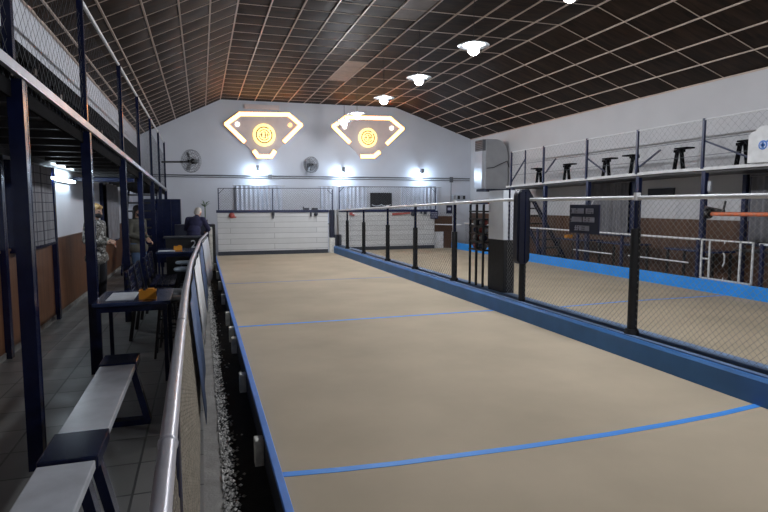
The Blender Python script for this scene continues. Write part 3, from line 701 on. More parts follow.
for (ya_, za, yb2, zb) in ((8.06, 2.82, 7.1, 2.42), (11.33, 2.75, 10.7, 2.4), (14.75, 2.35, 14.05, 2.95), (13.05, 2.5, 12.6, 2.85), (9.65, 2.45, 9.1, 2.75)):
    MB().bar((8.79, ya_, za), (8.79, yb2, zb), .03, .03).build('brace', 'navy_mid', t)
# trestle benches stored on the right gallery
def trestle_bench(name, label, group, loc, length, ht, trest, along='Y', plankm='plank', w=.24, thick=.035):
    """bench lying along Y; origin at floor level in the middle; trest: offsets of trestles"""
    t = thing(name, label, 'bench', loc, group); x0, y0, z0 = loc
    MB().bbox(x0-w/2, x0+w/2, y0-length/2, y0+length/2, z0+ht-thick, z0+ht, .005).build('seat_plank', plankm, t)
    for o in trest:
        y = y0+o; b = MB()
        b.bar((x0-w*.55, y, z0+ht-thick-.025), (x0+w*.55, y, z0+ht-thick-.025), .07, .05)
        for s in (-1, 1):
            b.bar((x0+s*w*.25, y, z0+ht-thick-.03), (x0+s*w*.85, y, z0+.04), .05, .055, (0, 1, 0))
        b.bar((x0-w*1.05, y, z0+.022), (x0+w*1.05, y, z0+.022), .07, .044); b.bar((x0-w*.5, y, z0+ht*.45), (x0+w*.5, y, z0+ht*.45), .03, .04)
        b.build('trestle', 'black', t)
    return t
for i, (ya_, lab) in enumerate(((13.82, 'dark trestle stool on the right gallery, nearest its far end'), (12.55, 'dark trestle stool on the right gallery, just left of the third post'), (11.05, 'dark trestle stool on the right gallery, right of the third post'),
                           (10.15, 'dark trestle stool on the right gallery, close against a post'), (8.93, 'dark trestle stool on the right gallery, alone midway between two posts'), (7.55, 'dark trestle stool on the right gallery, left of the white shield board'))):
    z = zm(ya_)-.02
    t2 = thing('trestle_stool', lab, 'stool', (9.1, ya_, z), 'trestle stools stored on the right gallery')
    d = .17 if i in (0, 3) else -.17
    MB().bbox(9.0, 9.2, ya_-.16+d*.7, ya_+.16+d*.7, z+.44, z+.47, .005).build('seat', 'matte_black', t2)
    b = MB(); b.bar((9.1, ya_-.09, z+.41), (9.1, ya_+.09, z+.41), .12, .05)
    b.build('top_block', 'matte_black', t2)
    for s in (-1, 1):
        MB().bar((9.1, ya_+s*.05, z+.41), (9.1, ya_+s*.11, z+.03), .06, .05, (1, 0, 0)).build('leg', 'matte_black', t2)
    MB().bbox(9.0, 9.2, ya_-.17, ya_+.17, z+.001, z+.035, .005).build('foot', 'matte_black', t2)
# shield board on the rail
t = thing('shield_board', 'white arched board with a blue crest on the right gallery rail', 'board', (8.72, 6.95, 2.33))
P = [(y-.12, z) for y, z in [(7.24, 2.345), (6.68, 2.345)]+[(6.68, 2.80), (6.74, 2.85), (6.8, 2.86)]+[(6.96-.16*math.cos(a), 2.86+.07*math.sin(a)) for a in [PI*k/8 for k in range(1, 8)]]+[(7.12, 2.86), (7.18, 2.85), (7.24, 2.80)]]
MB().prism(P, 'X', 8.70, 8.73).build('board', 'white', t)
b = MB(); c = (8.70, 6.86, 2.62)
b.lathe([(.055, -.004), (.075, -.004), (.075, 0), (.055, 0)], c, 24, 'X'); b.box(8.696, 8.70, 6.82, 6.90, 2.60, 2.64); b.box(8.696, 8.70, 6.84, 6.88, 2.57, 2.67)
b.add([(8.697, 6.76, 2.66), (8.697, 6.79, 2.70), (8.697, 6.81, 2.66)], [(0, 1, 2)]); b.build('crest', 'edge_blue', t)
# orange pole lying on brackets
t = thing('orange_pole', 'long orange pole held by a dark clamp on the gallery post', 'pole', (8.72, 6.5, 1.5))
MB().tube((8.70, 7.75, 1.49), (8.70, 4.6, 1.51), .036, 12).build('pole', 'orange', t)
b = MB(); b.lathe([(0, -.03), (.09, -.03), (.10, 0), (.09, .03), (0, .03)], (8.70, 7.82, 1.50), 18, 'Y'); b.bar((8.72, 7.55, 1.5), (8.72, 7.5, 1.72), .02, .03); b.bar((8.70, 7.5, 1.53), (8.78, 7.98, 1.60), .03, .07); b.build('clamp', 'black', t)
# right wall windows, doors
for i, (y0, y1, z0, z1) in enumerate(((10.95, 12.4, .95, 2.22), (5.2, 7.82, .95, 2.20))):
    b = MB(); b.box(XR-.03, XR-.001, y0, y1, z0, z1); w = struct(b, 'window_%d' % (4+i), 'glass')
    b = MB()
    for a in (y0-.06, y1): b.box(XR-.08, XR-.001, a, a+.06, z0-.05, z1)
    b.box(XR-.08, XR-.001, y0, y1, z0-.06, z0); b.build('window_frame', 'navy_mid', w)
    t = thing('gallery_curtain', ['grey plaid curtain on the right wall behind the navy sign', 'grey plaid curtain on the right wall at the picture edge'][i], 'curtain', (XR-.12, y0, z0), 'curtains under the right gallery')
    MB().tube((XR-.12, y0-.05, z1-.02), (XR-.12, y1+.05, z1-.02), .01, 6).build('curtain_rod', 'steel', t)
    curtain(MB(), (XR-.12, y0, 0), (0, 1, 0), y1-y0, z0+.02, z1-.03, .03, 12 if i == 0 else 20, i+5).build('cloth', 'curtain_grey', t)
b = MB(); b.bbox(XR-.04, XR-.002, 9.7, 10.45, 1.86, 2.02, .005); o = b.build('wall_vent', 'dark'); tag(o, 'narrow dark plaque on the white wall under the right gallery', 'plaque')
b = MB(); b.bbox(8.73, 8.78, 7.84, 7.90, 1.90, 2.08, .005); o = b.build('wall_switch', 'metal_light'); tag(o, 'small white box beside the navy post under the right gallery', 'switch box')
b = MB()
for y, lab in ((7.98, 'navy post on the right wall beside the edge curtain'), (10.82, 'navy post on the right wall beside the curtain behind the sign')): tag(MB().bar((XR-.07, y, 0), (XR-.07, y, 2.22), .08, .08).build('wall_post', 'navy_mid'), lab, 'post')
b = MB(); b.bbox(XR-.5, XR-.08, 5.4, 7.8, .8, .84, .01)
b.build('top', 'black').name = 'wall_shelf'; o = bpy.data.objects['wall_shelf']; tag(o, 'dark shelf along the right wall beneath the edge curtain', 'shelf')
# stairs (right)
def stairs(label, x0, x1, ya_, yb2, z1, n, lean=1):
    t = thing('staircase', label, 'stairs', ((x0+x1)/2, ya_, 0))
    for x in (x0, x1): MB().bar((x, ya_, .03), (x, yb2, z1), .03, .14).build('stringer', 'navy', t)
    for k in range(1, n):
        u = k/n; y = ya_+(yb2-ya_)*u; z = .03+(z1-.03)*u
        MB().box(x0+.015, x1-.015, y-.12, y+.12, z-.02, z+.02).build('tread', 'black', t)
    return t
stairs('dark open staircase at the far end of the right gallery', 8.9, 9.55, 13.0, 15.2, 2.2, 10)
stairs('dark open staircase at the far end of the left gallery', -1.80, -1.10, 14.2, 16.3, 2.12, 10)
# tables under right gallery
for i, (y, lab) in enumerate(((12.3, 'dark table beside the right wall near the staircase'), (10.7, 'dark table beside the right wall under the curtain'), (8.6, 'dark table beside the right wall right of the middle post'))):
    t = thing('side_table', lab, 'table', (9.35, y, 0), 'tables under the right gallery')
    MB().bbox(9.08, 9.62, y-.6, y+.6, .74, .78, .008).build('table_top', 'table', t)
    for sx in (9.13, 9.57):
        for sy in (-.54, .54): MB().bar((sx, y+sy, 0), (sx, y+sy, .74), .04, .04).build('leg', 'black', t)
o = MB().bbox(9.2, 9.38, 12.6, 12.72, .781, .86, .01).build('napkin_box', 'orange_box'); tag(o, 'small orange box on the dark table near the right staircase', 'box')

# ================================================================ LEFT GALLERY
def zl(y): return 2.47-.0215*(y-4)
t = thing('gallery', 'left gallery on navy posts over the seating, with mesh and top rail', 'gallery', (-1.5, 8, 0))
y0, y1 = -.6, 18.6
b = MB(); b.add([(x, y, zl(y)+dz) for y in (y0, y1) for x in (XU+.005, -1.06) for dz in (-.14, -.09)], [(0, 1, 3, 2), (4, 6, 7, 5), (0, 2, 6, 4), (1, 5, 7, 3), (0, 4, 5, 1), (2, 3, 7, 6)])
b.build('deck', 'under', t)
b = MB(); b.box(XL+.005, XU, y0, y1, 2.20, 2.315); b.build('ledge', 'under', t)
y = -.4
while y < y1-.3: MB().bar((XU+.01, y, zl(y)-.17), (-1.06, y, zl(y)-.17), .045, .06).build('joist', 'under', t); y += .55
b = MB(); b.bar((-.985, y0, zl(y0)-.050), (-.985, y1, zl(y1)-.050), .03, .062); b.build('fascia', 'fascia', t)
b = MB(); b.bar((-1.045, y0, zl(y0)-.13), (-1.045, y1, zl(y1)-.13), .02, .13); b.build('edge_beam', 'matte_black', t)
PL = (0.2, 2.0, 3.90, 6.0, 8.6, 10.9, 13.5, 16.0, 18.5)
for y in PL:
    b = MB(); c = -1.02
    b.box(c-.042, c+.042, y-.045, y-.033, 0, zl(y)-.085); b.box(c-.042, c+.042, y+.033, y+.045, 0, zl(y)-.085); b.box(c-.035, c+.04, y-.034, y+.034, 0, zl(y)-.085)
    b.build('lower_post', 'navy', t)
    MB().bar((c, y-(.1 if y == 3.9 else 0), zl(y)-.02), (c, y-(.1 if y == 3.9 else 0), 3.57), .05, .05).build('upper_post', 'navy', t)
MB().tube((-1.02, y0, 3.57), (-1.02, 18.5, 3.55), .02, 8).build('top_rail', 'white_rail', t)
b = MB(); lattice(b, (-1.02, y0, 2.46), (0, 1, -.0215), (0, 0, 1), 19.0, 1.1, .11, .0012); b.build('wire_mesh', 'wire_dark', t)
# cross beam, blue, under gallery
o = MB().bbox(XL+.002, -1.1, 10.7, 10.8, 2.05, 2.12, .006).build('cross_beam', 'navy_mid'); tag(o, 'blue beam crossing under the left gallery beyond the tube lamp', 'beam')
# stored benches in left gallery
for i, (y, lab) in enumerate(((4.9, 'dark bench stored in the left gallery, nearest the camera'), (7.0, 'dark bench stored in the middle of the left gallery'), (9.4, 'dark bench stored far along the left gallery'))):
    trestle_bench('stored_bench', lab, 'benches stored in the left gallery', (-1.42, y, zl(y)-.088), 1.7, .46, (-.6, .6), plankm='matte_black')
for i, y in enumerate((6.0, 8.12, 10.6)):
    o = MB().bbox(-1.72, -1.52, y-.25, y+.25, zl(y)-.06, zl(y)+.38+.1*i, .02).build('storage_crate', 'matte_black'); tag(o, 'black crate in the left gallery %s' % ['behind the nearest stored bench', 'behind the middle stored bench', 'behind the far stored bench'][i], 'crate')

# left wall windows with plaid curtains
for i, (y0, y1, z0, z1, lab) in enumerate(((4.2, 6.3, 1.2, 2.18, 'plaid curtain on the left wall behind the nearest gallery post'), (7.3, 8.75, 1.2, 2.15, 'plaid curtain on the left wall next to the tube lamp'), (13.4, 15.2, .9, 2.12, 'long grey curtain on the left wall behind the masked blond person'))):
    b = MB(); b.box(XL+.001, XL+.02, y0, y1, z0, z1); w = struct(b, 'window_%d' % (6+i), 'glass')
    b = MB()
    for a in (y0-.07, y1): b.box(XL+.001, XL+.07, a, a+.07, z0-.09, z1)
    b.box(XL+.001, XL+.12, y0-.1, y1+.1, z0-.09, z0-.03); b.build('window_frame', 'navy', w)
    t = thing('wall_curtain', lab, 'curtain', (XL+.1, y0, z0), 'plaid curtains on the left wall')
    MB().tube((XL+.1, y0-.05, z1), (XL+.1, y1+.05, z1), .01, 6).build('curtain_rod', 'steel', t)
    curtain(MB(), (XL+.12, y0, 0), (0, 1, 0), y1-y0, z0-.05, z1, .025, 9, i+9).build('cloth', 'plaid' if i < 2 else 'curtain_grey', t)
for i, (y, z) in enumerate(((6.9, 1.1), (9.1, 1.05))):
    o = MB().bar((XL+.05, y, 0), (XL+.05, y, 2.18), .06, .09).build('wall_stud', 'navy'); tag(o, 'navy stud on the left wall %s' % ['between the two plaid curtains', 'at the end of the second plaid curtain'][i], 'post')

# navy cupboard at the back left
t = thing('cupboard', 'tall navy cupboard against the back wall at the far left', 'cupboard', (-.95, 17.5, 0))
MB().bbox(-1.6, -.56, 17.2, 17.7, .0, 1.82, .01).build('body', 'navy', t)
for x in (-1.34, -1.08, -.82): MB().box(x-.006, x+.006, 17.192, 17.2, .05, 1.78).build('door_seam', 'groove', t)

# ================================================================ LEFT RAIL FENCE
FP = [(-.10, .9, .975), (-.112, 2.2, .995), (-.125, 4.2, 1.03), (-.125, 6.4, 1.03), (-.075, 8.6, 1.02), (-.03, 11.0, 1.0), (.06, 12.6, 1.0), (.12, 13.7, 1.0)]
def fx(y):
    for a, c in zip(FP, FP[1:]):
        if a[1] <= y <= c[1]: u = (y-a[1])/(c[1]-a[1]); return a[0]+(c[0]-a[0])*u, a[2]+(c[2]-a[2])*u
    return FP[-1][0], 1.0
t = thing('rail_fence', 'low fence with a thick pale pipe rail beside the left court', 'fence', (-.1, 6, 0))
b = MB(); b.path(FP[:4], .0245, 16)
for y in (1.62, 3.2): b.lathe([(.024, -.012), (.028, -.006), (.028, .006), (.024, .012)], (fx(y)[0], y, fx(y)[1]), 16, 'Y')
b.build('pipe_rail', 'pipe', t)
b = MB(); b.path(FP[3:], .0235, 12); b.build('pipe_rail', 'pipe', t)
for y in (1.9, 4.1, 6.35, 8.6, 11.0, 13.6):
    x, z = fx(y); MB().tube((x, y, 0), (x, y, z-.02), .024, 10).build('post', 'navy', t)
b = MB(); lattice(b, (-.05, .9, .05), (0, 1, 0), (-.065, 0, .92), 5.5, .92, .06, .0018); b.build('wire_mesh', 'wire_old', t)
for (ya_, yb2) in ((6.4, 8.6), (8.6, 11.0), (11.0, 13.6)):
    x, z = fx(ya_); x2, z2 = fx(yb2); b = MB(); L = math.hypot(x2-x, yb2-ya_)
    lattice(b, (x, ya_, .05), (x2-x, yb2-ya_, 0), (0, 0, 1), L, .9, .08, .0018); b.build('wire_mesh', 'wire', t)
# banners tied to the fence
def banner(ya_, yb2, m, label):
    x, z = fx(ya_); x2, z2 = fx(yb2); b = MB(); n = 14; v = []
    for j in range(2):
        for i in range(n+1):
            u = i/n; w = .006*math.sin(u*11); xx = x+(x2-x)*u+(.03 if j else .115)+w; zz = (z-.07) if j else (.06+.01*math.sin(u*7))
            v += [(xx, ya_+(yb2-ya_)*u, zz), (xx+.004, ya_+(yb2-ya_)*u, zz)]
    k = 2*(n+1); f = []
    for i in range(n): a = 2*i; f += [(a, a+2, a+k+2, a+k), (a+1, a+k+1, a+k+3, a+3), (a, a+1, a+3, a+2), (a+k, a+k+2, a+k+3, a+k+1)]
    b.add(v, f, True); o = b.build('fence_banner', m); tag(o, label, 'banner', 'banners tied to the rail fence')
banner(4.15, 6.3, 'banner_blue', 'blue banner tied to the rail fence, nearest the camera')
banner(6.55, 8.5, 'white', 'pale banner tied to the rail fence before the bend')
banner(8.7, 10.9, 'banner_blue', 'blue banner tied to the rail fence after the bend')
banner(11.1, 13.4, 'metal_light', 'pale grey banner on the far end of the rail fence')
# end post near the white board
t = thing('end_post', 'dark post with white caps beside the left end of the white board', 'post', (.2, 15.2, 0))
MB().bar((.28, 15.1, 0), (.28, 15.1, 1.15), .10, .10).build('post', 'black', t)
MB().bbox(.17, .25, 14.6, 14.7, 0.0, 1.1, .006).build('white_post', 'white_post', t)

# ================================================================ LEFT SEATING
# benches in front
def slat_bench(label, loc, L, w=.235, ht=.5, group='plank benches beside the gallery posts'):
    t = thing('plank_bench', label, 'bench', loc, group); x, y, z = loc
    MB().bbox(x-w/2, x+w/2, y-L/2, y+L/2, z+ht-.045, z+ht, .006).build('seat_plank', 'plank', t)
    return t
def bench_end(t, x, y, z, L=.32, w=.25, ht=.505, foot=True):
    e = MB().bbox(x-w/2, x+w/2, y-L/2, y+L/2, z+ht-.06, z+ht+.004, .006).build('end_block', 'navy', t); e['label'] = 'glossy navy end block'
    for s in (-1, 1):
        MB().bar((x+s*w*.32, y, z+ht-.06), (x+s*w*.72, y-.02, z+.02), .045, .075, (0, 1, 0)).build('leg', 'navy', t)
    MB().bar((x-w*.75, y, z+.02), (x+w*.78, y, z+.02), .09, .04).build('foot', 'navy', t)
    MB().bar((x-w*.3, y, z+.26), (x+w*.1, y+.35, z+.44), .035, .035).build('brace', 'navy', t)
BX = -.605
t = slat_bench('worn white plank bench, the farther of the two in front', (BX, 3.72, 0), 1.26)
bench_end(t, BX, 3.0-.08, 0, .34); bench_end(t, BX, 4.50, 0, .28)
t = slat_bench('worn white plank bench at the bottom left corner', (BX, 1.97, 0), 1.52)
bench_end(t, BX, 1.1, 0, .2)
MB().bar((BX+.08, 2.66, .44), (BX+.17, 2.64, .02), .045, .075, (0, 1, 0)).build('leg', 'navy', t)

# tables
def cafe_table(label, cx, cy, w, d, ht=.77, group='tables beside the rail fence'):
    t = thing('cafe_table', label, 'table', (cx, cy, 0), group)
    MB().bbox(cx-w/2, cx+w/2, cy-d/2, cy+d/2, ht-.035, ht, .008).build('table_top', 'table', t)
    b = MB()
    for s in (-1, 1): b.box(cx-w/2+.04, cx+w/2-.04, cy+s*(d/2-.04)-.012, cy+s*(d/2-.04)+.012, ht-.09, ht-.035); b.box(cx+s*(w/2-.05)-.012, cx+s*(w/2-.05)+.012, cy-d/2+.06, cy+d/2-.06, ht-.09, ht-.035)
    b.build('apron', 'navy', t)
    for sx in (-1, 1):
        for sy in (-1, 1): MB().bar((cx+sx*(w/2-.05), cy+sy*(d/2-.05), 0), (cx+sx*(w/2-.05), cy+sy*(d/2-.05), ht-.035), .035, .035).build('leg', 'navy', t)
    return t
cafe_table('dark navy table with an orange box, behind the second bench', -.625, 5.88, .66, .78)
cafe_table('dark navy table farther back along the rail fence, in front of the counter', -.50, 11.7, .66, 1.0)
o = MB().bbox(-.86, -.62, 5.62, 6.1, .7705, .7765, .002).build('paper_sheet', 'paper'); tag(o, 'pale sheet of paper on the near navy table', 'paper')
o = MB().bbox(-.8, -.5, 11.35, 11.6, .7705, .777, .002).build('paper_sheet', 'paper'); tag(o, 'pale sheet of paper on the far navy table', 'paper')
for (x, y, lab) in ((-.50, 5.66, 'orange condiment box on the near navy table'), (-.45, 11.6, 'orange condiment box on the far navy table')):
    t = thing('condiment_box', lab, 'box', (x, y, .77), 'orange boxes on the navy tables')
    b = MB(); b.box(x-.075, x+.075, y-.05, y-.044, .771, .855); b.box(x-.075, x+.075, y+.044, y+.05, .771, .855); b.box(x-.075, x-.069, y-.044, y+.044, .771, .855); b.box(x+.069, x+.075, y-.044, y+.044, .771, .855); b.box(x-.069, x+.069, y-.044, y+.044, .771, .785); b.build('tray', 'orange_box', t)
    MB().tube((x-.03, y, .786), (x-.03, y, .875), .02, 10, .012).build('bottle', 'black', t)
    MB().box(x+.0, x+.055, y-.03, y+.03, .786, .868).build('napkins', 'orange_box', t)
# stools
def stool(label, x, y, seat, group=None):
    t = thing('bar_stool', label, 'stool', (x, y, 0), group)
    MB().lathe([(0, .60), (.15, .60), (.165, .615), (.165, .635), (.15, .65), (0, .65)], (x, y, 0), 22).build('seat', seat, t)
    for k in range(4):
        a = PI/4+PI/2*k; MB().tube((x+.10*math.cos(a), y+.10*math.sin(a), .60), (x+.19*math.cos(a), y+.19*math.sin(a), 0), .013, 8).build('leg', 'black', t)
    for z, r in ((.22, .155), (.42, .125)):
        b = MB(); pts = [(x+r*math.cos(PI/4+PI/2*k), y+r*math.sin(PI/4+PI/2*k), z) for k in range(5)]
        for p, q in zip(pts, pts[1:]): b.tube(p, q, .009, 6)
        b.build('foot_ring', 'black', t)
    return t
stool('black stool between the near navy table and the rail fence', -.38, 6.5, 'black', 'stools near the tables')
stool('pale-topped stool behind the near navy table', -.36, 7.0, 'stool_seat', 'stools near the tables')
stool('pale-topped stool in front of the far navy table', -.30, 10.6, 'stool_seat', 'stools near the tables')
stool('pale-topped stool beside the far navy table, by the rail fence', -.28, 9.5, 'stool_seat', 'stools near the tables')
# slatted benches with backs
def back_bench(label, x, y, L, group):
    t = thing('backed_bench', label, 'bench', (x, y, 0), group)
    for k in range(4): MB().bbox(x-.02+.09*k, x+.06+.09*k, y-L/2, y+L/2, .42, .445, .005).build('seat_slat', 'navy', t)
    for k in range(4): MB().bbox(x-.075-.012*k, x-.05-.012*k, y-L/2, y+L/2, .50+.095*k, .57+.095*k, .005).build('back_slat', 'navy', t)
    for s in (-1, 0, 1):
        yy = y+s*(L/2-.08)
        b = MB(); b.bar((x-.03, yy, .40), (x-.10, yy, .86), .04, .03, (0, 1, 0)); b.bar((x-.03, yy, .40), (x+.32, yy, .40), .04, .035); b.bar((x-.02, yy, .4), (x-.08, yy, 0), .04, .035, (0, 1, 0)); b.bar((x+.3, yy, .4), (x+.34, yy, 0), .04, .035, (0, 1, 0)); b.build('support', 'black', t)
    return t
back_bench('navy slatted bench with a back behind the near table', -.78, 8.0, 1.5, 'slatted benches with backs')
back_bench('navy slatted bench with a back, the farther one', -.75, 9.75, 1.4, 'slatted benches with backs')

# counter at the far left with number 2
t = thing('counter', 'black counter marked 2 in front of the bending person', 'counter', (-.25, 13.0, 0))
MB().bbox(-.75, .02, 12.95, 13.3, 0, .93, .01).build('body', 'black', t)
MB().bbox(-.8, .04, 12.9, 13.35, .931, .965, .008).build('counter_top', 'dark', t)
def text_mesh(s, size, name, m, loc, rot, parent):
    cu = bpy.data.curves.new(name, 'FONT'); cu.body = s; cu.size = size; cu.extrude = .002; cu.align_x = 'CENTER'; cu.align_y = 'CENTER'
    tmp = bpy.data.objects.new('tmp', cu); COL.objects.link(tmp); dg = bpy.context.evaluated_depsgraph_get()
    me = bpy.data.meshes.new_from_object(tmp.evaluated_get(dg)); bpy.data.objects.remove(tmp)
    o = bpy.data.objects.new(name, me); COL.objects.link(o); me.materials.clear(); me.materials.append(M[m]); o.parent = parent
    o.location = Vector(loc)-ORG[parent.name]; o.rotation_euler = rot; return o
text_mesh('2', .24, 'painted_number', 'paper', (-.18, 12.944, .79), (PI/2, 0, 0), t)
o = MB().bbox(-.68, .335, 15.6, 15.95, 0, 1.14, .01).build('low_cabinet', 'groove'); tag(o, 'low dark cabinet behind the bending person', 'cabinet')
# plant
t = thing('spiky_plant', 'small spiky plant in a pot on the low dark cabinet', 'plant', (.10, 15.75, 1.14))
MB().lathe([(0, 0), (.05, 0), (.065, .12), (.055, .12), (.0, .1)], (.10, 15.75, 1.141), 16).build('pot', 'pot', t)
b = MB(); rnd = random.Random(2); b.tube((.10, 15.75, 1.24), (.10, 15.75, 1.62), .012, 8)
for k in range(18):
    a = rnd.random()*2*PI; e = rnd.uniform(.1, 1.3); L = rnd.uniform(.18, .28); c0 = Vector((.10, 15.75, 1.60)); side = Vector((-math.sin(a), math.cos(a), 0))*.013
    p1 = c0+Vector((math.cos(a)*math.cos(e), math.sin(a)*math.cos(e), math.sin(e)))*L*.55; p2 = p1+Vector((math.cos(a)*math.cos(e*.5), math.sin(a)*math.cos(e*.5), math.sin(e*.3)))*L*.45
    th = Vector((0, 0, .003))
    b.add([c0-side*.6, c0+side*.6, p1+side, p1-side, p2, c0-side*.6-th, c0+side*.6-th, p1+side-th, p1-side-th, p2-th], [(0, 1, 2, 3), (3, 2, 4), (5, 8, 7, 6), (8, 9, 7)])
b.build('leaves', 'leaf', t)

# ================================================================ PEOPLE
def lerp(a, b, t): return Vector(tuple(a[i]+(b[i]-a[i])*t for i in range(3)))
def ell(mb, c, ax, rad, n=20, m=14):                                    # ellipsoid with its own axes
    c = Vector(c); v = []; f = []
    for i in range(m+1):
        t = PI*i/m
        for k in range(n): p = 2*PI*k/n; v.append(c+ax[0]*rad[0]*math.sin(t)*math.cos(p)+ax[1]*rad[1]*math.sin(t)*math.sin(p)+ax[2]*rad[2]*math.cos(t))
    for i in range(m):
        for k in range(n): f.append((i*n+k, (i+1)*n+k, (i+1)*n+(k+1) % n, i*n+(k+1) % n))
    return mb.add(v, f, True)
def limb(mb, pts):                                                      # tapering chain of (point, radius)
    for (p, a), (q, c) in zip(pts, pts[1:]): mb.tube(p, q, a, 16, c)
    for p, a in pts: mb.ball(p, a, 16, 10)
def fused(mb, name, m, parent, voxel=.011, smooth=4):
    """melt overlapping closed shapes into one continuous smooth surface"""
    bm = bmesh.new(); vs = [bm.verts.new(p) for p in mb.v]
    for f in mb.f:
        try: bm.faces.new([vs[i] for i in f])
        except ValueError: pass
    bmesh.ops.remove_doubles(bm, verts=bm.verts[:], dist=1e-5); bmesh.ops.recalc_face_normals(bm, faces=bm.faces[:])
    me = bpy.data.meshes.new(name); bm.to_mesh(me); bm.free()
    ob = bpy.data.objects.new(name, me); COL.objects.link(ob)
    k = ob.modifiers.new('remesh', 'REMESH'); k.mode = 'VOXEL'; k.voxel_size = voxel; k.use_smooth_shade = True
    k = ob.modifiers.new('smooth', 'SMOOTH'); k.iterations = smooth; k.factor = .5
    dg = bpy.context.evaluated_depsgraph_get(); me2 = bpy.data.meshes.new_from_object(ob.evaluated_get(dg)); bpy.data.objects.remove(ob)
    me2.name = name; me2.materials.clear(); me2.materials.append(M[m]); me2.polygons.foreach_set('use_smooth', [True]*len(me2.polygons))
    o = bpy.data.objects.new(name, me2); COL.objects.link(o); o.parent = parent; return o
def person(label, loc, rz, J, hair, top, legs, mask=False, hairlen=0, coat=0):
    """J: joints in local space, facing -Y"""
    t = thing('person', label, 'person', loc); t.rotation_euler = (0, 0, rz)
    J = {k: Vector(v) for k, v in J.items()}
    hd, nk = J['head'], J['neck']; up = (hd-nk).normalized(); fw = J['face']; fw = (fw-up*fw.dot(up)).normalized(); sd = fw.cross(up).normalized(); ax = (sd, fw, up)
    tu = (J['neck']-J['waist']).normalized(); ts = (J['Lsh']-J['Rsh']).normalized(); tf = ts.cross(tu).normalized(); tax = (ts, tf, tu)
    b = MB()
    ell(b, hd, ax, (.073, .090, .112)); ell(b, hd+fw*.03-up*.065, ax, (.050, .055, .048))
    limb(b, [(hd+fw*.088+up*.012, .010), (hd+fw*.108-up*.022, .015)]); limb(b, [(hd+fw*.085-up*.055+sd*.015, .010), (hd+fw*.085-up*.055-sd*.015, .010)])
    for s in (-1, 1): ell(b, hd+sd*s*.074-fw*.01-up*.012, ax, (.010, .018, .032), 10, 8)
    limb(b, [(hd-up*.05-fw*.015, .052), (nk, .054), (lerp(J['chest'], nk, .55), .065)])
    ell(b, J['chest'], tax, (.14, .095, .15)); ell(b, J['waist'], tax, (.125, .085, .13)); ell(b, J['pelvis'], tax, (.14, .095, .11)); limb(b, [(J['Lsh'], .05), (lerp(J['chest'], nk, .4), .07), (J['Rsh'], .05)])
    for s in 'LR':
        limb(b, [(J[s+'sh'], .052), (lerp(J[s+'sh'], J[s+'el'], .5), .044), (J[s+'el'], .037), (lerp(J[s+'el'], J[s+'wr'], .35), .038), (J[s+'wr'], .025)])
        limb(b, [(J[s+'hip'], .082), (lerp(J[s+'hip'], J[s+'kn'], .5), .070), (J[s+'kn'], .052), (lerp(J[s+'kn'], J[s+'an'], .35), .052), (J[s+'an'], .036)])
        w = J[s+'wr']; d = (w-J[s+'el']).normalized(); hs = d.cross(Vector((0, 0, 1))).normalized(); nn = hs.cross(d).normalized()
        ell(b, w+d*.045, (hs, d, nn), (.038, .052, .017), 14, 10)
        inner = 1 if (s == 'L') else -1
        for o, L in ((-.029, .060), (-.010, .078), (.010, .074), (.028, .056)):
            p0 = w+d*.06+hs*o; p1 = w+d*.098+hs*o*1.15; p2 = p1+(d*.8-nn*.6)*L*.5; p3 = p2+(d*.35-nn*.9)*L*.45
            limb(b, [(p0, .0095), (p1, .0095), (p2, .0088), (p3, .0075)])
        limb(b, [(w+d*.02+hs*.02*inner, .012), (w+d*.05+hs*.05*inner, .011), (w+d*.085+hs*.056*inner-nn*.012, .0095)])
    fused(b, 'body', 'skin', t, .0075, 3)
    for s in (-1, 1): MB().ball(hd+fw*.083+sd*s*.031+up*.012, .0115, 12, 8).build_local('eye', 'shoe', t)
    if not mask:
        MB().tube(hd+fw*.094-up*.055-sd*.018, hd+fw*.094-up*.055+sd*.018, .005, 8).build_local('mouth', 'red', t)
    # clothes
    b = MB(); uc = lerp(J['chest'], nk, .42)
    ell(b, J['chest'], tax, (.175, .125, .17)); ell(b, J['waist'], tax, (.162, .122, .16)); ell(b, lerp(J['waist'], J['pelvis'], .7), tax, (.168, .125, .13))
    limb(b, [(J['Lsh'], .066), (uc+ts*.06, .082), (uc-ts*.06, .082), (J['Rsh'], .066)]); limb(b, [(uc, .08), (lerp(J['chest'], nk, .86), .064)])
    if coat: limb(b, [(J['Lhip']+Vector((0, 0, -.05)), .128), (J['Rhip']+Vector((0, 0, -.05)), .128)])
    for s in 'LR': limb(b, [(J[s+'sh'], .066), (lerp(J[s+'sh'], J[s+'el'], .5), .060), (J[s+'el'], .053), (lerp(J[s+'el'], J[s+'wr'], .5), .048), (lerp(J[s+'el'], J[s+'wr'], .93), .040)])
    fused(b, 'jacket', top, t, .011, 5)
    b = MB(); ell(b, J['pelvis'], (Vector((1, 0, 0)), Vector((0, 1, 0)), Vector((0, 0, 1))), (.155, .112, .125))
    for s in 'LR': limb(b, [(J[s+'hip'], .100), (lerp(J[s+'hip'], J[s+'kn'], .5), .086), (J[s+'kn'], .070), (lerp(J[s+'kn'], J[s+'an'], .5), .064), (lerp(J[s+'kn'], J[s+'an'], .95), .058)])
    fused(b, 'trousers', legs, t, .011, 4)
    for s in 'LR':
        f = J[s+'an']; b = MB(); A = (Vector((1, 0, 0)), Vector((0, 1, 0)), Vector((0, 0, 1)))
        ell(b, (f.x, f.y-.06, .045), A, (.046, .13, .042)); ell(b, (f.x, f.y, .07), A, (.045, .055, .055)); fused(b, 'shoe', 'shoe', t, .009, 2)
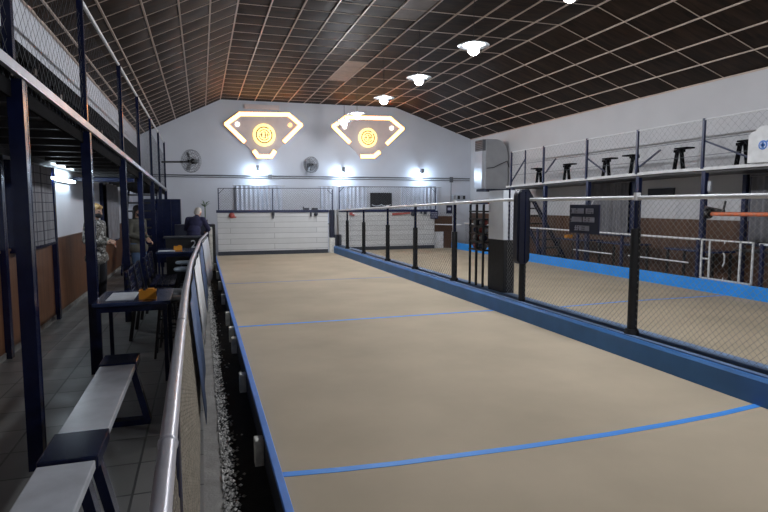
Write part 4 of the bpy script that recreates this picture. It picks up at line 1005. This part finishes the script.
    # hair
    b = MB(); ell(b, hd+up*.036-fw*.022, ax, (.086, .098, .096)); ell(b, hd-up*.025-fw*.05, ax, (.084, .062, .095)); ell(b, hd+up*.075+fw*.04, ax, (.062, .055, .042))
    if hairlen:
        for s in (-1, 1): limb(b, [(hd+sd*s*.068-fw*.015+up*.02, .026), (hd+sd*s*.078-fw*.02-up*(.06+hairlen), .022)])
        limb(b, [(hd-fw*.055-up*.03, .065), (hd-fw*.065-up*(.09+hairlen), .05)])
    fused(b, 'hair', hair, t, .009, 2)
    if mask:
        b = MB(); ell(b, hd+fw*.050-up*.052, ax, (.061, .064, .050))
        for s in (-1, 1): limb(b, [(hd+fw*.05-up*.045+sd*s*.052, .008), (hd-fw*.005-up*.012+sd*s*.082, .006)])
        fused(b, 'face_mask', 'mask', t, .006, 2)
    return t
def build_local(s, name, m, parent):
    old = ORG.get(parent.name); ORG[parent.name] = Vector((0, 0, 0)); o = s.build(name, m, parent); ORG[parent.name] = old; return o
MB.build_local = build_local
def stand(h=1.63, **kw):
    k = h/1.70
    J = dict(pelvis=(0, 0, .92), waist=(0, .01, 1.06), chest=(0, .01, 1.27), neck=(0, -.005, 1.45), head=(0, -.03, 1.585), face=(0, -1, 0),
             Lsh=(.165, .01, 1.37), Lel=(.21, .03, 1.10), Lwr=(.14, -.17, 1.02), Rsh=(-.165, .01, 1.37), Rel=(-.21, .03, 1.10), Rwr=(-.14, -.17, 1.02),
             Lhip=(.09, 0, .86), Lkn=(.10, -.02, .48), Lan=(.11, .02, .08), Rhip=(-.09, 0, .86), Rkn=(-.10, -.02, .48), Ran=(-.11, .02, .08))
    J.update(kw)
    return {a: tuple(c*k for c in v) if a not in ('face', 'toe') else v for a, v in J.items()}
person('person with short blond hair, black mask and mottled grey jacket by the left wall', (-1.64, 10.1, 0), math.radians(62),
       stand(1.66, Lwr=(.03, -.24, 1.10), Rwr=(-.06, -.24, 1.06), face=(-.1, -1, -.12)), 'hair_blond', 'camo', 'dark_trouser', True, .02, 1)
person('person with dark hair, mask, olive cardigan and blue jeans among the posts', (-1.24, 12.4, 0), math.radians(50),
       stand(1.63, Lwr=(.05, -.22, 1.02), Rwr=(-.02, -.25, .99), face=(0, -1, -.2)), 'hair_dark', 'olive', 'jeans', True, .08, 1)
J3 = dict(pelvis=(0, 0, .90), waist=(0, -.05, 1.05), chest=(0, -.16, 1.24), neck=(.01, -.30, 1.38), head=(.02, -.40, 1.46),
          Lsh=(.18, -.18, 1.31), Lel=(.27, -.26, 1.08), Lwr=(.18, -.46, 1.02), Rsh=(-.18, -.18, 1.31), Rel=(-.27, -.26, 1.08), Rwr=(-.16, -.46, 1.02),
          Lhip=(.10, 0, .86), Lkn=(.11, -.03, .48), Lan=(.11, .02, .08), Rhip=(-.10, 0, .86), Rkn=(-.11, -.03, .48), Ran=(-.11, .02, .08), face=(0, -.6, -.8))
person('person with white hair and navy sweater stooping behind the black counter', (-.19, 13.75, 0), math.radians(160), J3, 'hair_white', 'navy_cloth', 'dark_trouser')
